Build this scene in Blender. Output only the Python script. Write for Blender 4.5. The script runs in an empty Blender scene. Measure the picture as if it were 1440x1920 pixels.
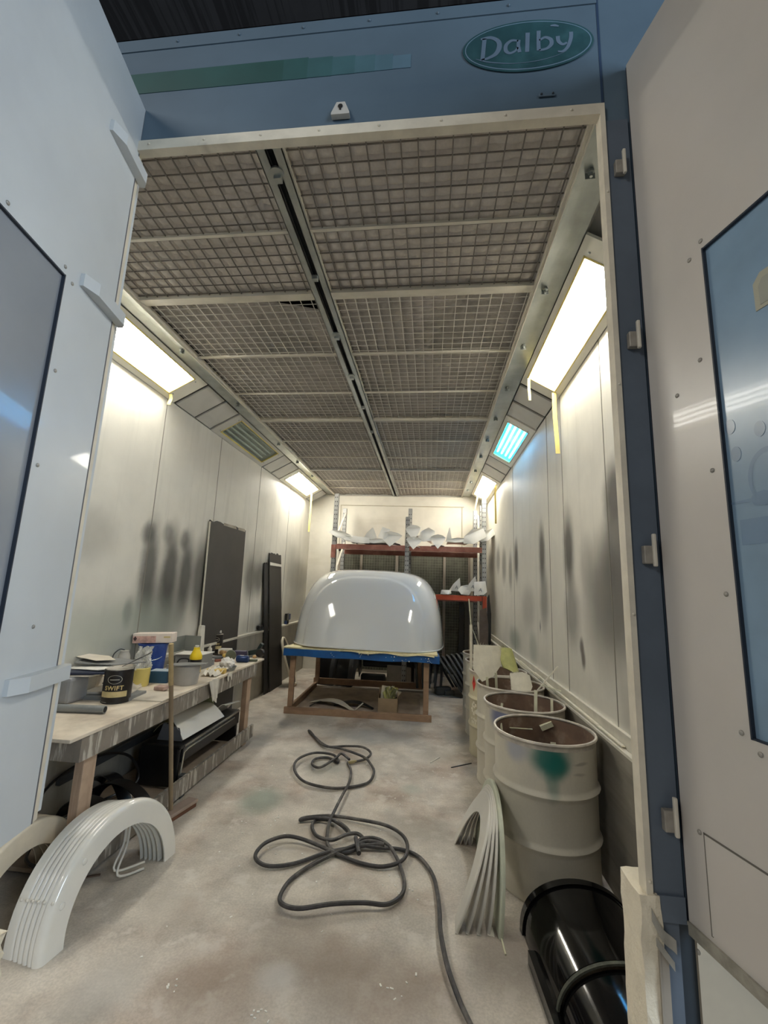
import bpy, bmesh, math, random
import numpy as np
from mathutils import Vector, Matrix, Euler
random.seed(7)
PI = math.pi
sc = bpy.context.scene
col = sc.collection
# ------------------------------------------------------------------ camera
FPX, CH = 805.21, 1.55
YAW, PIT, ROL = 0.111217, 0.172384, 0.037726
def axes():
    cy, sy, cp, sp = math.cos(YAW), math.sin(YAW), math.cos(PIT), math.sin(PIT)
    F = Vector((-sy*cp, cy*cp, sp)); r = Vector((cy, sy, 0)); u = r.cross(F)
    c, s = math.cos(ROL), math.sin(ROL)
    return c*r+s*u, -s*r+c*u, F
RT, UP, FW = axes()
CAM = Vector((0, 0, CH))
def ray(x, y): return FW+(x-720)/FPX*RT-(y-960)/FPX*UP
def atX(x, y, v): d = ray(x, y); return CAM+d*((v-CAM.x)/d.x)
def atY(x, y, v): d = ray(x, y); return CAM+d*((v-CAM.y)/d.y)
def atZ(x, y, v=0.0): d = ray(x, y); return CAM+d*((v-CAM.z)/d.z)
cd = bpy.data.cameras.new('camera'); cam = bpy.data.objects.new('camera', cd); col.objects.link(cam)
cd.sensor_fit = 'VERTICAL'; cd.sensor_height = 36; cd.sensor_width = 27; cd.lens = FPX/1920*36
cd.clip_start = .02
mw = Matrix((RT, UP, -FW)).transposed().to_4x4(); mw.translation = CAM
cam.matrix_world = mw
sc.camera = cam
# ------------------------------------------------------------------ materials
def lin(c):
    return tuple(((v/255)/12.92 if v/255 <= .04045 else ((v/255+.055)/1.055)**2.4) for v in c)
MATS = {}
def paint(name, rgb, rough=.6, metal=0.0, noise=.08, nscale=6.0, bump=0.0, bscale=40.0, coat=0.0,
          blobs=(), tint2=None, t2scale=3.0, t2lo=.45, t2hi=.7, streak=None, spec=.5, fine=0.0, alpha=None, emit=None, trans=0.0):
    """principled material; blobs = stains [(centre, radii, rgb, strength)] fixed to the object"""
    if name in MATS: return MATS[name]
    m = bpy.data.materials.new(name); m.use_nodes = True
    nt = m.node_tree; N = nt.nodes; L = nt.links; N.clear()
    out = N.new('ShaderNodeOutputMaterial'); b = N.new('ShaderNodeBsdfPrincipled')
    L.new(b.outputs[0], out.inputs[0])
    b.inputs['Roughness'].default_value = rough; b.inputs['Metallic'].default_value = metal
    b.inputs['Specular IOR Level'].default_value = spec
    if coat: b.inputs['Coat Weight'].default_value = coat; b.inputs['Coat Roughness'].default_value = .04
    if trans: b.inputs['Transmission Weight'].default_value = trans
    tc = N.new('ShaderNodeTexCoord'); co = tc.outputs['Object']
    def tex(scale, detail=4, stretch=None, rough_=.6):
        n = N.new('ShaderNodeTexNoise'); n.inputs['Scale'].default_value = scale; n.inputs['Detail'].default_value = detail
        n.inputs['Roughness'].default_value = rough_
        if stretch:
            mp = N.new('ShaderNodeMapping'); mp.inputs['Scale'].default_value = stretch
            L.new(co, mp.inputs[0]); L.new(mp.outputs[0], n.inputs['Vector'])
        else: L.new(co, n.inputs['Vector'])
        return n
    def mixc(fac, a, c2, mode='MIX'):
        x = N.new('ShaderNodeMix'); x.data_type = 'RGBA'; x.blend_type = mode
        if hasattr(fac, 'is_output'): L.new(fac, x.inputs[0])
        else: x.inputs[0].default_value = fac
        for sock, v in ((x.inputs[6], a), (x.inputs[7], c2)):
            if hasattr(v, 'is_output'): L.new(v, sock)
            else: sock.default_value = (*v, 1)
        return x.outputs[2]
    def ramp(v, lo, hi, a=0.0, c_=1.0):
        r = N.new('ShaderNodeMapRange'); r.interpolation_type = 'SMOOTHSTEP'
        L.new(v, r.inputs[0]); r.inputs[1].default_value = lo; r.inputs[2].default_value = hi
        r.inputs[3].default_value = a; r.inputs[4].default_value = c_
        return r.outputs[0]
    base = lin(rgb); c = base
    if tint2: c = mixc(ramp(tex(t2scale, 5).outputs[0], t2lo, t2hi), c, lin(tint2))
    if noise:
        n = tex(nscale, 6); f = ramp(n.outputs[0], .3, .7, 1-noise, 1+noise)
        cc = N.new('ShaderNodeCombineColor'); [L.new(f, cc.inputs[i]) for i in range(3)]
        c = mixc(1.0, c, cc.outputs[0], 'MULTIPLY')
    if fine:
        n = tex(90, 3); f = ramp(n.outputs[0], .3, .7, 1-fine, 1+fine)
        cc = N.new('ShaderNodeCombineColor'); [L.new(f, cc.inputs[i]) for i in range(3)]
        c = mixc(1.0, c, cc.outputs[0], 'MULTIPLY')
    if streak:   # (stretch, rgb, lo, hi, amount)
        n = tex(1.0, 4, streak[0]); c = mixc(ramp(n.outputs[0], streak[2], streak[3], 0, streak[4]), c, lin(streak[1]))
    if blobs:
        dn = tex(5, 3)
        sub = N.new('ShaderNodeVectorMath'); sub.operation = 'SUBTRACT'; L.new(dn.outputs[1], sub.inputs[0]); sub.inputs[1].default_value = (.5, .5, .5)
        scl = N.new('ShaderNodeVectorMath'); scl.operation = 'SCALE'; L.new(sub.outputs[0], scl.inputs[0]); scl.inputs['Scale'].default_value = .06
        add = N.new('ShaderNodeVectorMath'); add.operation = 'ADD'; L.new(co, add.inputs[0]); L.new(scl.outputs[0], add.inputs[1])
        for cen, rad, brgb, st in blobs:
            s1 = N.new('ShaderNodeVectorMath'); s1.operation = 'SUBTRACT'; L.new(add.outputs[0], s1.inputs[0]); s1.inputs[1].default_value = cen
            d1 = N.new('ShaderNodeVectorMath'); d1.operation = 'DIVIDE'; L.new(s1.outputs[0], d1.inputs[0]); d1.inputs[1].default_value = rad
            l1 = N.new('ShaderNodeVectorMath'); l1.operation = 'LENGTH'; L.new(d1.outputs[0], l1.inputs[0])
            c = mixc(ramp(l1.outputs['Value'], .25, 1.0, st, 0.0), c, lin(brgb))
    if hasattr(c, 'is_output'): L.new(c, b.inputs['Base Color'])
    else: b.inputs['Base Color'].default_value = (*c, 1)
    if bump:
        bn = tex(bscale, 4); bp = N.new('ShaderNodeBump'); bp.inputs['Strength'].default_value = bump; bp.inputs['Distance'].default_value = .01
        L.new(bn.outputs[0], bp.inputs['Height']); L.new(bp.outputs[0], b.inputs['Normal'])
    if emit:
        b.inputs['Emission Color'].default_value = (*lin(emit[0]), 1); b.inputs['Emission Strength'].default_value = emit[1]
    if alpha is not None: b.inputs['Alpha'].default_value = alpha
    MATS[name] = m
    return m
def glass_sheet(name, rgb, clear=.93, rough=.02):
    m = bpy.data.materials.new(name); m.use_nodes = True; nt = m.node_tree; N = nt.nodes; L = nt.links; N.clear()
    o = N.new('ShaderNodeOutputMaterial'); mx = N.new('ShaderNodeMixShader'); t = N.new('ShaderNodeBsdfTransparent'); g = N.new('ShaderNodeBsdfGlossy')
    t.inputs[0].default_value = (*rgb, 1); g.inputs['Roughness'].default_value = rough; mx.inputs[0].default_value = 1-clear
    L.new(t.outputs[0], mx.inputs[1]); L.new(g.outputs[0], mx.inputs[2]); L.new(mx.outputs[0], o.inputs[0]); return m
def emitter(name, rgb, strength):
    m = bpy.data.materials.new(name); m.use_nodes = True; nt = m.node_tree; N = nt.nodes; N.clear()
    o = N.new('ShaderNodeOutputMaterial'); e = N.new('ShaderNodeEmission'); e.inputs[0].default_value = (*rgb, 1); e.inputs[1].default_value = strength
    nt.links.new(e.outputs[0], o.inputs[0]); return m
# ------------------------------------------------------------------ mesh builder
def V(*a): return Vector(a)
class MB:
    def __init__(s): s.v = []; s.f = []; s.sm = []
    def add(s, vs, fs, smooth=False):
        o = len(s.v); s.v += [Vector(v) for v in vs]; s.f += [tuple(i+o for i in f) for f in fs]; s.sm += [smooth]*len(fs); return s
    def box(s, x0, x1, y0, y1, z0, z1, M=None):
        vs = [V(x, y, z) for z in (z0, z1) for y in (y0, y1) for x in (x0, x1)]
        if M: vs = [M @ v for v in vs]
        return s.add(vs, [(0, 2, 3, 1), (4, 5, 7, 6), (0, 1, 5, 4), (2, 6, 7, 3), (0, 4, 6, 2), (1, 3, 7, 5)])
    def bbox(s, x0, x1, y0, y1, z0, z1, b=.004, M=None):
        """box with bevelled edges"""
        bm = bmesh.new(); bmesh.ops.create_cube(bm, size=1)
        for v in bm.verts: v.co = V(x0+(v.co.x+.5)*(x1-x0), y0+(v.co.y+.5)*(y1-y0), z0+(v.co.z+.5)*(z1-z0))
        bmesh.ops.bevel(bm, geom=bm.edges[:], offset=b, segments=2, affect='EDGES', profile=.5)
        return s.frombm(bm, M)
    def frombm(s, bm, M=None, smooth=False):
        bm.verts.ensure_lookup_table()
        vs = [(M @ v.co if M else v.co.copy()) for v in bm.verts]; fs = [tuple(v.index for v in f.verts) for f in bm.faces]
        for i, v in enumerate(bm.verts): v.index = i
        fs = [tuple(v.index for v in f.verts) for f in bm.faces]
        bm.free(); return s.add(vs, fs, smooth)
    def beam(s, a, b, w, h, up=(0, 0, 1)):
        a = Vector(a); b = Vector(b); d = (b-a).normalized(); u = Vector(up)
        if abs(d.dot(u)) > .98: u = V(0, 1, 0)
        r = d.cross(u).normalized(); u = r.cross(d)
        vs = [p+r*x*w/2+u*y*h/2 for p in (a, b) for x, y in ((-1, -1), (1, -1), (1, 1), (-1, 1))]
        return s.add(vs, [(0, 1, 2, 3), (7, 6, 5, 4), (0, 4, 5, 1), (1, 5, 6, 2), (2, 6, 7, 3), (3, 7, 4, 0)])
    def tube(s, pts, r, n=8, closed=False, caps=True):
        pts = [Vector(p) for p in pts]; rr = r if isinstance(r, (list, tuple)) else [r]*len(pts)
        rings = []; prev = None
        for i, p in enumerate(pts):
            a = pts[i-1] if i else (pts[-1] if closed else p); b = pts[(i+1) % len(pts)] if (i < len(pts)-1 or closed) else p
            d = (b-a).normalized() if (b-a).length > 1e-9 else V(0, 0, 1)
            if prev is None:
                u = V(0, 0, 1) if abs(d.z) < .9 else V(0, 1, 0)
            else: u = prev
            e = (u-d*u.dot(d)).normalized(); w = d.cross(e); prev = e
            rings.append([p+(e*math.cos(t)+w*math.sin(t))*rr[i] for t in [2*PI*k/n for k in range(n)]])
        vs = [v for R in rings for v in R]; fs = []
        m = len(rings)
        for i in range(m if closed else m-1):
            j = (i+1) % m
            for k in range(n): fs.append((i*n+k, i*n+(k+1) % n, j*n+(k+1) % n, j*n+k))
        if caps and not closed: fs += [tuple(range(n))[::-1], tuple((m-1)*n+k for k in range(n))]
        return s.add(vs, fs, True)
    def lathe(s, prof, c=(0, 0, 0), n=32, M=None, smooth=True, a0=0, a1=2*PI):
        c = Vector(c); full = abs(a1-a0-2*PI) < 1e-6; m = n if full else n+1
        vs = []
        for r, z in prof:
            for k in range(m):
                t = a0+(a1-a0)*k/n; v = c+V(r*math.cos(t), r*math.sin(t), z); vs.append(M @ v if M else v)
        fs = []
        for i in range(len(prof)-1):
            for k in range(n):
                k2 = (k+1) % m; fs.append((i*m+k, i*m+k2, (i+1)*m+k2, (i+1)*m+k))
        return s.add(vs, fs, smooth)
    def cyl(s, c, r, h, n=24, r2=None, M=None):
        r2 = r if r2 is None else r2
        return s.lathe([(1e-4, 0), (r, 0), (r2, h), (1e-4, h)], c, n, M, False)
    def prism(s, poly, M=None, d=.01, smooth=False):
        """polygon in local xy, thickness d along +z, moved by M"""
        n = len(poly); vs = [V(x, y, 0) for x, y in poly]+[V(x, y, d) for x, y in poly]
        if M: vs = [M @ v for v in vs]
        fs = [tuple(range(n))[::-1], tuple(range(n, 2*n))]+[(i, (i+1) % n, (i+1) % n+n, i+n) for i in range(n)]
        return s.add(vs, fs, smooth)
    def grid(s, fn, nu, nv, smooth=True, thick=0.0):
        vs = [Vector(fn(i/nu, j/nv)) for j in range(nv+1) for i in range(nu+1)]
        fs = [(j*(nu+1)+i, j*(nu+1)+i+1, (j+1)*(nu+1)+i+1, (j+1)*(nu+1)+i) for j in range(nv) for i in range(nu)]
        if thick:
            nr = [Vector((0, 0, 0)) for _ in vs]
            for f in fs:
                q = (vs[f[2]]-vs[f[0]]).cross(vs[f[3]]-vs[f[1]])
                for k in f: nr[k] += q
            o = len(vs); vs = vs+[v-nn.normalized()*thick if nn.length > 0 else v.copy() for v, nn in zip(vs, nr)]
            back = [tuple(k+o for k in f[::-1]) for f in fs]
            W = nu+1; bd = [(i, i+1) for i in range(nu)]+[(nv*W+i+1, nv*W+i) for i in range(nu)]
            bd += [((j+1)*W, j*W) for j in range(nv)]+[(j*W+nu, (j+1)*W+nu) for j in range(nv)]
            fs = fs+back+[(b, a, a+o, b+o) for a, b in bd]
        return s.add(vs, fs, smooth)
    def sphere(s, c, r, n=12, sq=(1, 1, 1), M=None):
        prof = [(max(1e-4, math.sin(PI*i/n)), -math.cos(PI*i/n)) for i in range(n+1)]
        T = Matrix.Translation(Vector(c)) @ (M or Matrix()) @ Matrix.Diagonal((r*sq[0], r*sq[1], r*sq[2], 1))
        return s.lathe(prof, (0, 0, 0), n+4, T)
    def build(s, name, mat, parent=None, world=True, auto=None):
        """link as one mesh object; world=True: the vertices are world positions, moved under the parent's location"""
        off = V(0, 0, 0)
        if parent is not None and world:
            q = parent
            while q is not None: off += q.location; q = q.parent
        loc = V(0, 0, 0)
        if parent is None and s.v:
            lo = V(min(v.x for v in s.v), min(v.y for v in s.v), min(v.z for v in s.v)); hi = V(max(v.x for v in s.v), max(v.y for v in s.v), max(v.z for v in s.v))
            loc = V((lo.x+hi.x)/2, (lo.y+hi.y)/2, lo.z) if world is not None else V(0, 0, 0)
            if world == 'zero': loc = V(0, 0, 0)
            off = loc
        me = bpy.data.meshes.new(name); me.from_pydata([v-off for v in s.v], [], s.f); me.validate()
        me.materials.append(mat)
        if len(me.polygons) == len(s.sm): me.polygons.foreach_set('use_smooth', s.sm)
        bm = bmesh.new(); bm.from_mesh(me); bmesh.ops.recalc_face_normals(bm, faces=bm.faces); bm.to_mesh(me); bm.free()
        if any(s.sm):
            try: me.set_sharp_from_angle(angle=.7)
            except Exception: pass
        o = bpy.data.objects.new(name, me); col.objects.link(o); o.location = loc
        if parent is not None: o.parent = parent
        return o
def tag(o, label=None, cat=None, group=None, kind=None):
    if label: o['label'] = label
    if cat: o['category'] = cat
    if group: o['group'] = group
    if kind: o['kind'] = kind
    return o
def thing(name, label, cat, loc=(0, 0, 0), rot=(0, 0, 0), group=None):
    o = bpy.data.objects.new(name, None); col.objects.link(o); o.empty_display_size = .05
    o.location = loc; o.rotation_euler = rot
    return tag(o, label, cat, group)
def struct(name, mb, m, world='zero'):
    return tag(mb.build(name, m, None, world), kind='structure')
def kids(o): return [c for c in bpy.data.objects if c.parent == o]
def dup(o, parent=None, loc=None, rot=None, label=None):
    c = o.copy(); col.objects.link(c); c.parent = parent
    if loc is not None: c.location = loc
    if rot is not None: c.rotation_euler = rot
    if label: c['label'] = label
    for ch in kids(o): dup(ch, c)
    return c
def text_mb(txt, size, M, depth=.001, shear=0.0, bold=0.0, space=1.0, bend=None):
    cu = bpy.data.curves.new('lettering', 'FONT'); cu.body = txt; cu.size = size; cu.extrude = depth; cu.shear = shear
    cu.offset = bold; cu.align_x = 'CENTER'; cu.align_y = 'CENTER'; cu.space_character = space; cu.resolution_u = 6
    to = bpy.data.objects.new('lettering', cu); col.objects.link(to)
    dg = bpy.context.evaluated_depsgraph_get(); me = bpy.data.meshes.new_from_object(to.evaluated_get(dg))
    vs = [v.co.copy() for v in me.vertices]; fs = [tuple(p.vertices) for p in me.polygons]
    bpy.data.objects.remove(to); bpy.data.curves.remove(cu); bpy.data.meshes.remove(me)
    if bend: vs = [bend(v) for v in vs]
    if M: vs = [M @ v for v in vs]
    mb = MB(); mb.add(vs, fs); return mb
def spline(pts, n=8, closed=False):
    P = [Vector(p) for p in pts]; out = []; m = len(P)
    for i in range(m if closed else m-1):
        p0 = P[(i-1) % m] if (closed or i) else P[0]; p1 = P[i]; p2 = P[(i+1) % m]; p3 = P[(i+2) % m] if (closed or i+2 < m) else P[-1]
        for k in range(n):
            t = k/n; out.append(.5*((2*p1)+(p2-p0)*t+(2*p0-5*p1+4*p2-p3)*t*t+(3*p1-p0-3*p2+p3)*t*t*t))
    if not closed: out.append(P[-1])
    return out
# ------------------------------------------------------------------ dimensions
H = 3.318; XL, XR, YB, Y0 = -2.37, 1.03, 8.2, 1.33
PL1, PR1 = -2.05, .735; ZT = 3.14
CL, CC, CR = -1.905, -.69, .585
BEIGE = (214, 210, 199)
# ------------------------------------------------------------------ shell
def wx(px, py, x): p = atX(px, py, x); return (p.x, p.y, p.z)
DK = (54, 54, 51)
bl = []
for px, py, ry, rz, st in ((279, 1075, .09, .55, .8), (318, 1075, .10, .52, .85), (347, 1080, .10, .5, .85), (374, 1085, .13, .5, .8), (300, 1150, .3, .42, .6), (280, 1000, .07, .12, .7), (347, 1012, .06, .13, .6), (316, 1000, .06, .13, .5),
                           (470, 1085, .16, .36, .7), (486, 1085, .12, .32, .7), (500, 1070, .12, .3, .6), (478, 1060, .4, .4, .3), (560, 1080, .6, .35, .25), (240, 1150, .04, .14, .6), (170, 1000, .22, .25, .25)):
    bl.append((wx(px, py, XL), (.5, ry*1.9, rz*1.15), DK, min(.9, st*1.05)))
bl.append((wx(230, 1180, XL), (.5, 1.1, .35), (150, 160, 150), .6))
bl.append((wx(420, 870, XL), (.5, 1.6, .45), (176, 170, 160), .45))
m_wl = paint('painted_wall_left', BEIGE, .55, noise=.06, nscale=2.2, blobs=bl, streak=((1, 9, .5), (170, 166, 156), .5, .75, .35), bump=.05, bscale=8)
struct('wall_left', MB().box(XL-.06, XL, Y0+.02, YB, 0.0, ZT), m_wl)
br = []
for px, py, ry, rz, st in ((1152, 930, .10, .26, .85), (1158, 1010, .14, .35, .55), (1140, 1130, .26, .5, .6), (1172, 1100, .25, .45, .5), (1066, 1030, .085, .36, .85), (1072, 1150, .11, .3, .5), (1016, 1035, .075, .34, .8), (1020, 1120, .1, .35, .5), (968, 1050, .08, .3, .8),
                           (945, 1060, .12, .3, .5), (957, 1070, .08, .3, .5), (934, 1050, .12, .25, .5), (920, 1050, .2, .3, .4), (1100, 1060, .08, .25, .25), (990, 1140, .2, .3, .3), (905, 1060, .3, .3, .35)):
    br.append((wx(px, py, XR), (.5, ry*2.1, rz*1.15), (58, 54, 50), min(.95, st*1.15)))
for px, py in ((1091, 1215), (1094, 1236)): br.append((wx(px, py, XR), (.5, .055, .09), (95, 85, 78), .9))
br.append((wx(1013, 1175, XR), (.5, .03, .09), (80, 85, 88), .8))
br.append((wx(965, 1200, XR), (.5, .5, .2), (120, 132, 122), .7)); br.append((wx(1000, 1215, XR), (.5, .25, .22), (135, 148, 135), .5))
br.append((wx(1190, 1350, XR), (.5, .25, .3), (150, 146, 136), .5))
m_wr = paint('painted_wall_right', BEIGE, .5, noise=.06, nscale=2.2, blobs=br, streak=((1, 8, .45), (172, 168, 158), .5, .78, .3), bump=.05, bscale=8)
struct('wall_right', MB().box(XR, XR+.06, Y0+.02, YB, .79, ZT), m_wr)
m_low = paint('grimy_lower_wall', (140, 134, 122), .75, noise=.15, nscale=4, streak=((1, 1, 14), (104, 100, 92), .4, .7, .5), blobs=[((.99, 2.2, .1), (.4, .6, .5), (66, 62, 56), .6)])
struct('wall_right_lower', MB().box(.995, XR+.06, Y0+.02, YB, 0, .76), m_low)
m_lowl = paint('lower_wall_left', (170, 165, 152), .7, noise=.1, nscale=4, streak=((1, 8, 1), (132, 128, 118), .45, .75, .4))
struct('wall_left_lower', MB().box(XL, XL+.035, Y0+.02, YB, 0, .86), m_lowl)
m_trim = paint('cream_trim', (205, 200, 186), .5, noise=.08, nscale=9)
struct('trim_1', MB().box(XL, XL+.055, Y0+.02, YB, .86, .885), m_trim)
led = MB().box(.985, XR, Y0+.02, YB, .76, .775).box(XR-.012, XR, Y0+.02, YB, .775, .84).box(XR-.02, XR, Y0+.02, YB, .84, .85)
struct('trim_2', led, m_trim)
m_joint = paint('panel_joint', (128, 124, 114), .7)
j = MB()
for px, py in ((300, 860), (407, 910), (483, 960), (540, 980)): y = atX(px, py, XL).y; j.box(XL-.001, XL+.002, y-.004, y+.004, .9, ZT)
struct('trim_3', j, m_joint)
j = MB()
for px, py in ((1058, 1000), (1030, 1000), (963, 1000), (1141, 1000)): y = atX(px, py, XR).y; j.box(XR-.002, XR+.001, y-.004, y+.004, .85, ZT)
struct('trim_4', j, m_joint)
# back wall: cream, with recessed frame lines at the top and dark exhaust filters below
m_wb = paint('painted_wall_back', (214, 209, 196), .6, noise=.07, nscale=2, streak=((.8, 1, 5), (186, 178, 158), .5, .8, .4), bump=.1, bscale=4)
wb = MB().box(XL, XR, YB, YB+.08, 0, H+.1)
struct('wall_back', wb, m_wb)
j = MB(); zt2, zb2 = 3.10, 2.25
j.box(-1.78, .62, YB-.012, YB, 3.10, 3.115).box(-1.78, -1.765, YB-.012, YB, zb2, 3.1).box(.58, .595, YB-.012, YB, 2.0, 3.1).box(-1.78, .62, YB-.012, YB, 2.235, 2.25)
struct('trim_5', j, paint('trim_shadow_cream', (176, 168, 148), .6))
# floor
fb = []
def fz(px, py): p = atZ(px, py); return (p.x, p.y, 0)
for px, py, rx, ry, c, st in ((490, 1500, .22, .3, (128, 142, 130), .75), (610, 1440, .3, .25, (150, 150, 140), .6), (760, 1300, .9, .5, (150, 150, 150), .7), (700, 1380, .7, .35, (148, 150, 150), .6), (800, 1560, .35, .25, (136, 128, 116), .5),
                              (560, 1760, .35, .25, (126, 112, 100), .5), (700, 1850, .5, .3, (134, 118, 106), .6), (400, 1850, .35, .3, (138, 122, 110), .5), (520, 1830, .12, .1, (190, 186, 180), .6), (560, 1570, .4, .3, (176, 168, 154), .5),
                              (770, 1480, .12, .12, (170, 176, 164), .5), (200, 1850, .2, .2, (180, 176, 170), .5), (820, 1420, .3, .2, (160, 152, 138), .5), (860, 1380, .3, .3, (130, 126, 118), .5), (940, 1800, .25, .3, (120, 110, 104), .6), (480, 1390, .2, .3, (126, 128, 128), .6),
                              (640, 1700, .2, .15, (120, 108, 100), .35), (330, 1700, .25, .2, (170, 162, 150), .4)):
    fb.append((fz(px, py), (rx, ry, .6), c, st))
m_fl = paint('worn_concrete', (194, 186, 174), .62, noise=.19, nscale=3.6, tint2=(168, 152, 138), t2scale=1.9, blobs=fb, fine=.10, bump=.12, bscale=26,
             streak=((7, 7, 7), (216, 210, 200), .56, .68, .55))
struct('floor', MB().box(-3.2, 2.6, -1.5, YB, -.08, 0), m_fl)
# ceiling backing slab, added to stop light leaks from above, and side slopes
struct('added_backing_slab', MB().box(XL, XR+.06, Y0+.02, YB+.08, H+.14, H+.2), paint('added_backing_slab_dark', (40, 40, 40), .8))
m_galv = paint('galvanised_steel', (176, 180, 176), .36, metal=.75, noise=.16, nscale=5, streak=((5, 1, 1), (120, 124, 122), .45, .8, .5))
gs = MB()
for a, b in ((CL, PL1), (CR, PR1)):
    y0, y1 = Y0+.02, YB
    for k in range(6):
        t0, t1 = k/6, (k+1)/6
        xa, xb = a+(b-a)*t0, a+(b-a)*t1
        za, zb = H+.003*math.sin(PI*t0), H+.003*math.sin(PI*t1)
        gs.add([(xa, y0, za), (xb, y0, zb), (xb, y1, zb), (xa, y1, za)], [(0, 1, 2, 3)], True)
struct('trim_6', gs, m_galv)
m_grey = paint('grey_panel_paint', (178, 176, 170), .5, noise=.05, nscale=3)
m_rail = paint('pale_rail_paint', (198, 192, 178), .4, noise=.08, nscale=8)
rl = MB()
for x in (CL, CR):
    s_ = 1 if x < 0 else -1
    rl.box(min(x, x+s_*.02), max(x, x+s_*.02), Y0+.02, YB, H-.022, H+.004); rl.box(min(x, x+s_*.004), max(x, x+s_*.004), Y0+.02, YB, H-.03, H+.03)
struct('trim_7', rl, m_rail)
# sloped light shelf: outer shell behind the fixtures
def slope(side, t, y, d=0.0):
    """point on the sloped band; t 0 (ceiling) .. 1 (wall), d = depth behind the face"""
    P1 = V(PL1 if side < 0 else PR1, 0, H); P2 = V(XL if side < 0 else XR, 0, ZT)
    n = V(-.4, 0, .72).normalized() if side < 0 else V(.4, 0, .72).normalized()
    dv = (P2-P1); n = V(dv.z, 0, -dv.x).normalized(); n = n if n.z > 0 else -n
    p = P1+dv*t+n*d; p.y = y; return p
def sl_box(mb, side, t0, t1, y0, y1, d0, d1):
    vs = [slope(side, t, y, d) for d in (d0, d1) for y in (y0, y1) for t in (t0, t1)]
    return mb.add(vs, [(0, 2, 3, 1), (4, 5, 7, 6), (0, 1, 5, 4), (2, 6, 7, 3), (0, 4, 6, 2), (1, 3, 7, 5)])
sh = MB()
for sd in (-1, 1):
    sl_box(sh, sd, 0, 1, Y0+.02, YB, .085, .1); sl_box(sh, sd, -.04, .0, Y0+.02, YB, 0, .1); sl_box(sh, sd, 1.0, 1.04, Y0+.02, YB, -.004, .1)
struct('ceiling_slope', sh, m_grey)
m_white = paint('fixture_white', (226, 222, 208), .5, noise=.03)
m_cover = paint('cover_panel_grey', (190, 188, 182), .45, noise=.04)
m_gap = paint('gap_dark', (86, 84, 78), .8)
m_tape = paint('masking_tape', (214, 196, 120), .7, noise=.08)
m_tube = emitter('fluorescent_tube_warm', (1.0, .975, .93), 39)
m_tubef = emitter('fluorescent_tube_far', (1.0, .965, .90), 72)
m_tubeB = emitter('fluorescent_tube_blue', (.50, .80, 1.0), 12)
m_tubeoff = paint('tube_unlit', (226, 230, 226), .25)
m_pane = glass_sheet('clear_cover_glass', (.99, .99, .97))
m_paneB = glass_sheet('blue_cover_glass', (.55, .82, .98), .9)
m_paneoff = glass_sheet('dusty_cover_glass', (.86, .90, .88), .88, .15)
m_refl = paint('reflector_white', (236, 232, 220), .5, noise=0)
m_reflB = paint('reflector_blue', (120, 190, 235), .3, noise=0)
m_reflG = paint('reflector_dusty', (186, 192, 190), .5, noise=.1)
def fixture(side, y0, y1, state, label):
    r = thing('ceiling_light', label, 'light', slope(side, .5, (y0+y1)/2), group='strip light boxes along the sloped ceiling edges')
    t0, t1, w = .12, .86, .06
    ya, yb = y0+.12, y1-.12
    if y1-y0 > 1.6: ya = y0+.16; yb = y1-.14
    f = MB()
    sl_box(f, side, .02, t0, y0, y1, -.006, .01); sl_box(f, side, t1, .99, y0, y1, -.006, .01)
    sl_box(f, side, t0, t1, y0, ya, -.006, .01); sl_box(f, side, t0, t1, yb, y1, -.006, .01)
    f.build('frame', m_white if state != 'off' else m_cover, r)
    g = MB(); e = .018
    sl_box(g, side, t0, t0+.03, ya, yb, -.009, .006); sl_box(g, side, t1-.03, t1, ya, yb, -.009, .006)
    sl_box(g, side, t0, t1, ya, ya+.012, -.009, .006); sl_box(g, side, t0, t1, yb-.012, yb, -.009, .006)
    g.build('tape_seal', m_tape, r)
    b = MB(); sl_box(b, side, t0, t1, ya, yb, .075, .08)
    sl_box(b, side, t0-.01, t0, ya, yb, 0, .08); sl_box(b, side, t1, t1+.01, ya, yb, 0, .08); sl_box(b, side, t0, t1, ya-.008, ya, 0, .08); sl_box(b, side, t0, t1, yb, yb+.008, 0, .08)
    b.build('reflector', {'on': m_refl, 'blue': m_reflB, 'off': m_reflG}[state], r)
    for k in range(4):
        t = t0+(t1-t0)*(.17+.66*k/3)
        tb = MB().tube([slope(side, t, ya+.03, .045), slope(side, t, yb-.03, .045)], .013, 8)
        tb.build('lamp_tube', {'on': m_tube if y0 < 4 else m_tubef, 'blue': m_tubeB, 'off': m_tubeoff}[state], r)
    p = MB(); sl_box(p, side, t0+.005, t1-.005, ya+.002, yb-.002, .004, .007)
    p.build('cover_glass', {'on': m_pane, 'blue': m_paneB, 'off': m_paneoff}[state], r)
    for y in (ya-.03, yb+.03):
        for t in (t0+.06, t1-.06): MB().sphere(slope(side, t, y, -.007), .007, 6).build('screw', m_galv, r)
    return r
def cover(side, y0, y1, label):
    r = thing('blanking_hatch', label, 'hatch', slope(side, .5, (y0+y1)/2), group='blank cover panels between the strip lights')
    p = MB(); sl_box(p, side, .035, .97, y0+.012, y1-.012, -.004, .01); p.build('cover_plate', m_cover, r)
    q = MB(); sl_box(q, side, .02, .985, y0, y1, .012, .02); q.build('recess', m_gap, r)
fixture(-1, 1.85, 3.47, 'on', 'lit strip light box at upper left, nearest the doorway')
cover(-1, 3.50, 3.83, 'blank cover panel on the left slope, next to the big lit light')
cover(-1, 3.84, 4.14, 'blank cover panel on the left slope, next to the unlit light')
fixture(-1, 4.16, 5.58, 'off', 'unlit dusty strip light box, middle of the left slope')
cover(-1, 5.60, 5.92, 'blank cover panel just past the unlit light, left slope')
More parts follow.
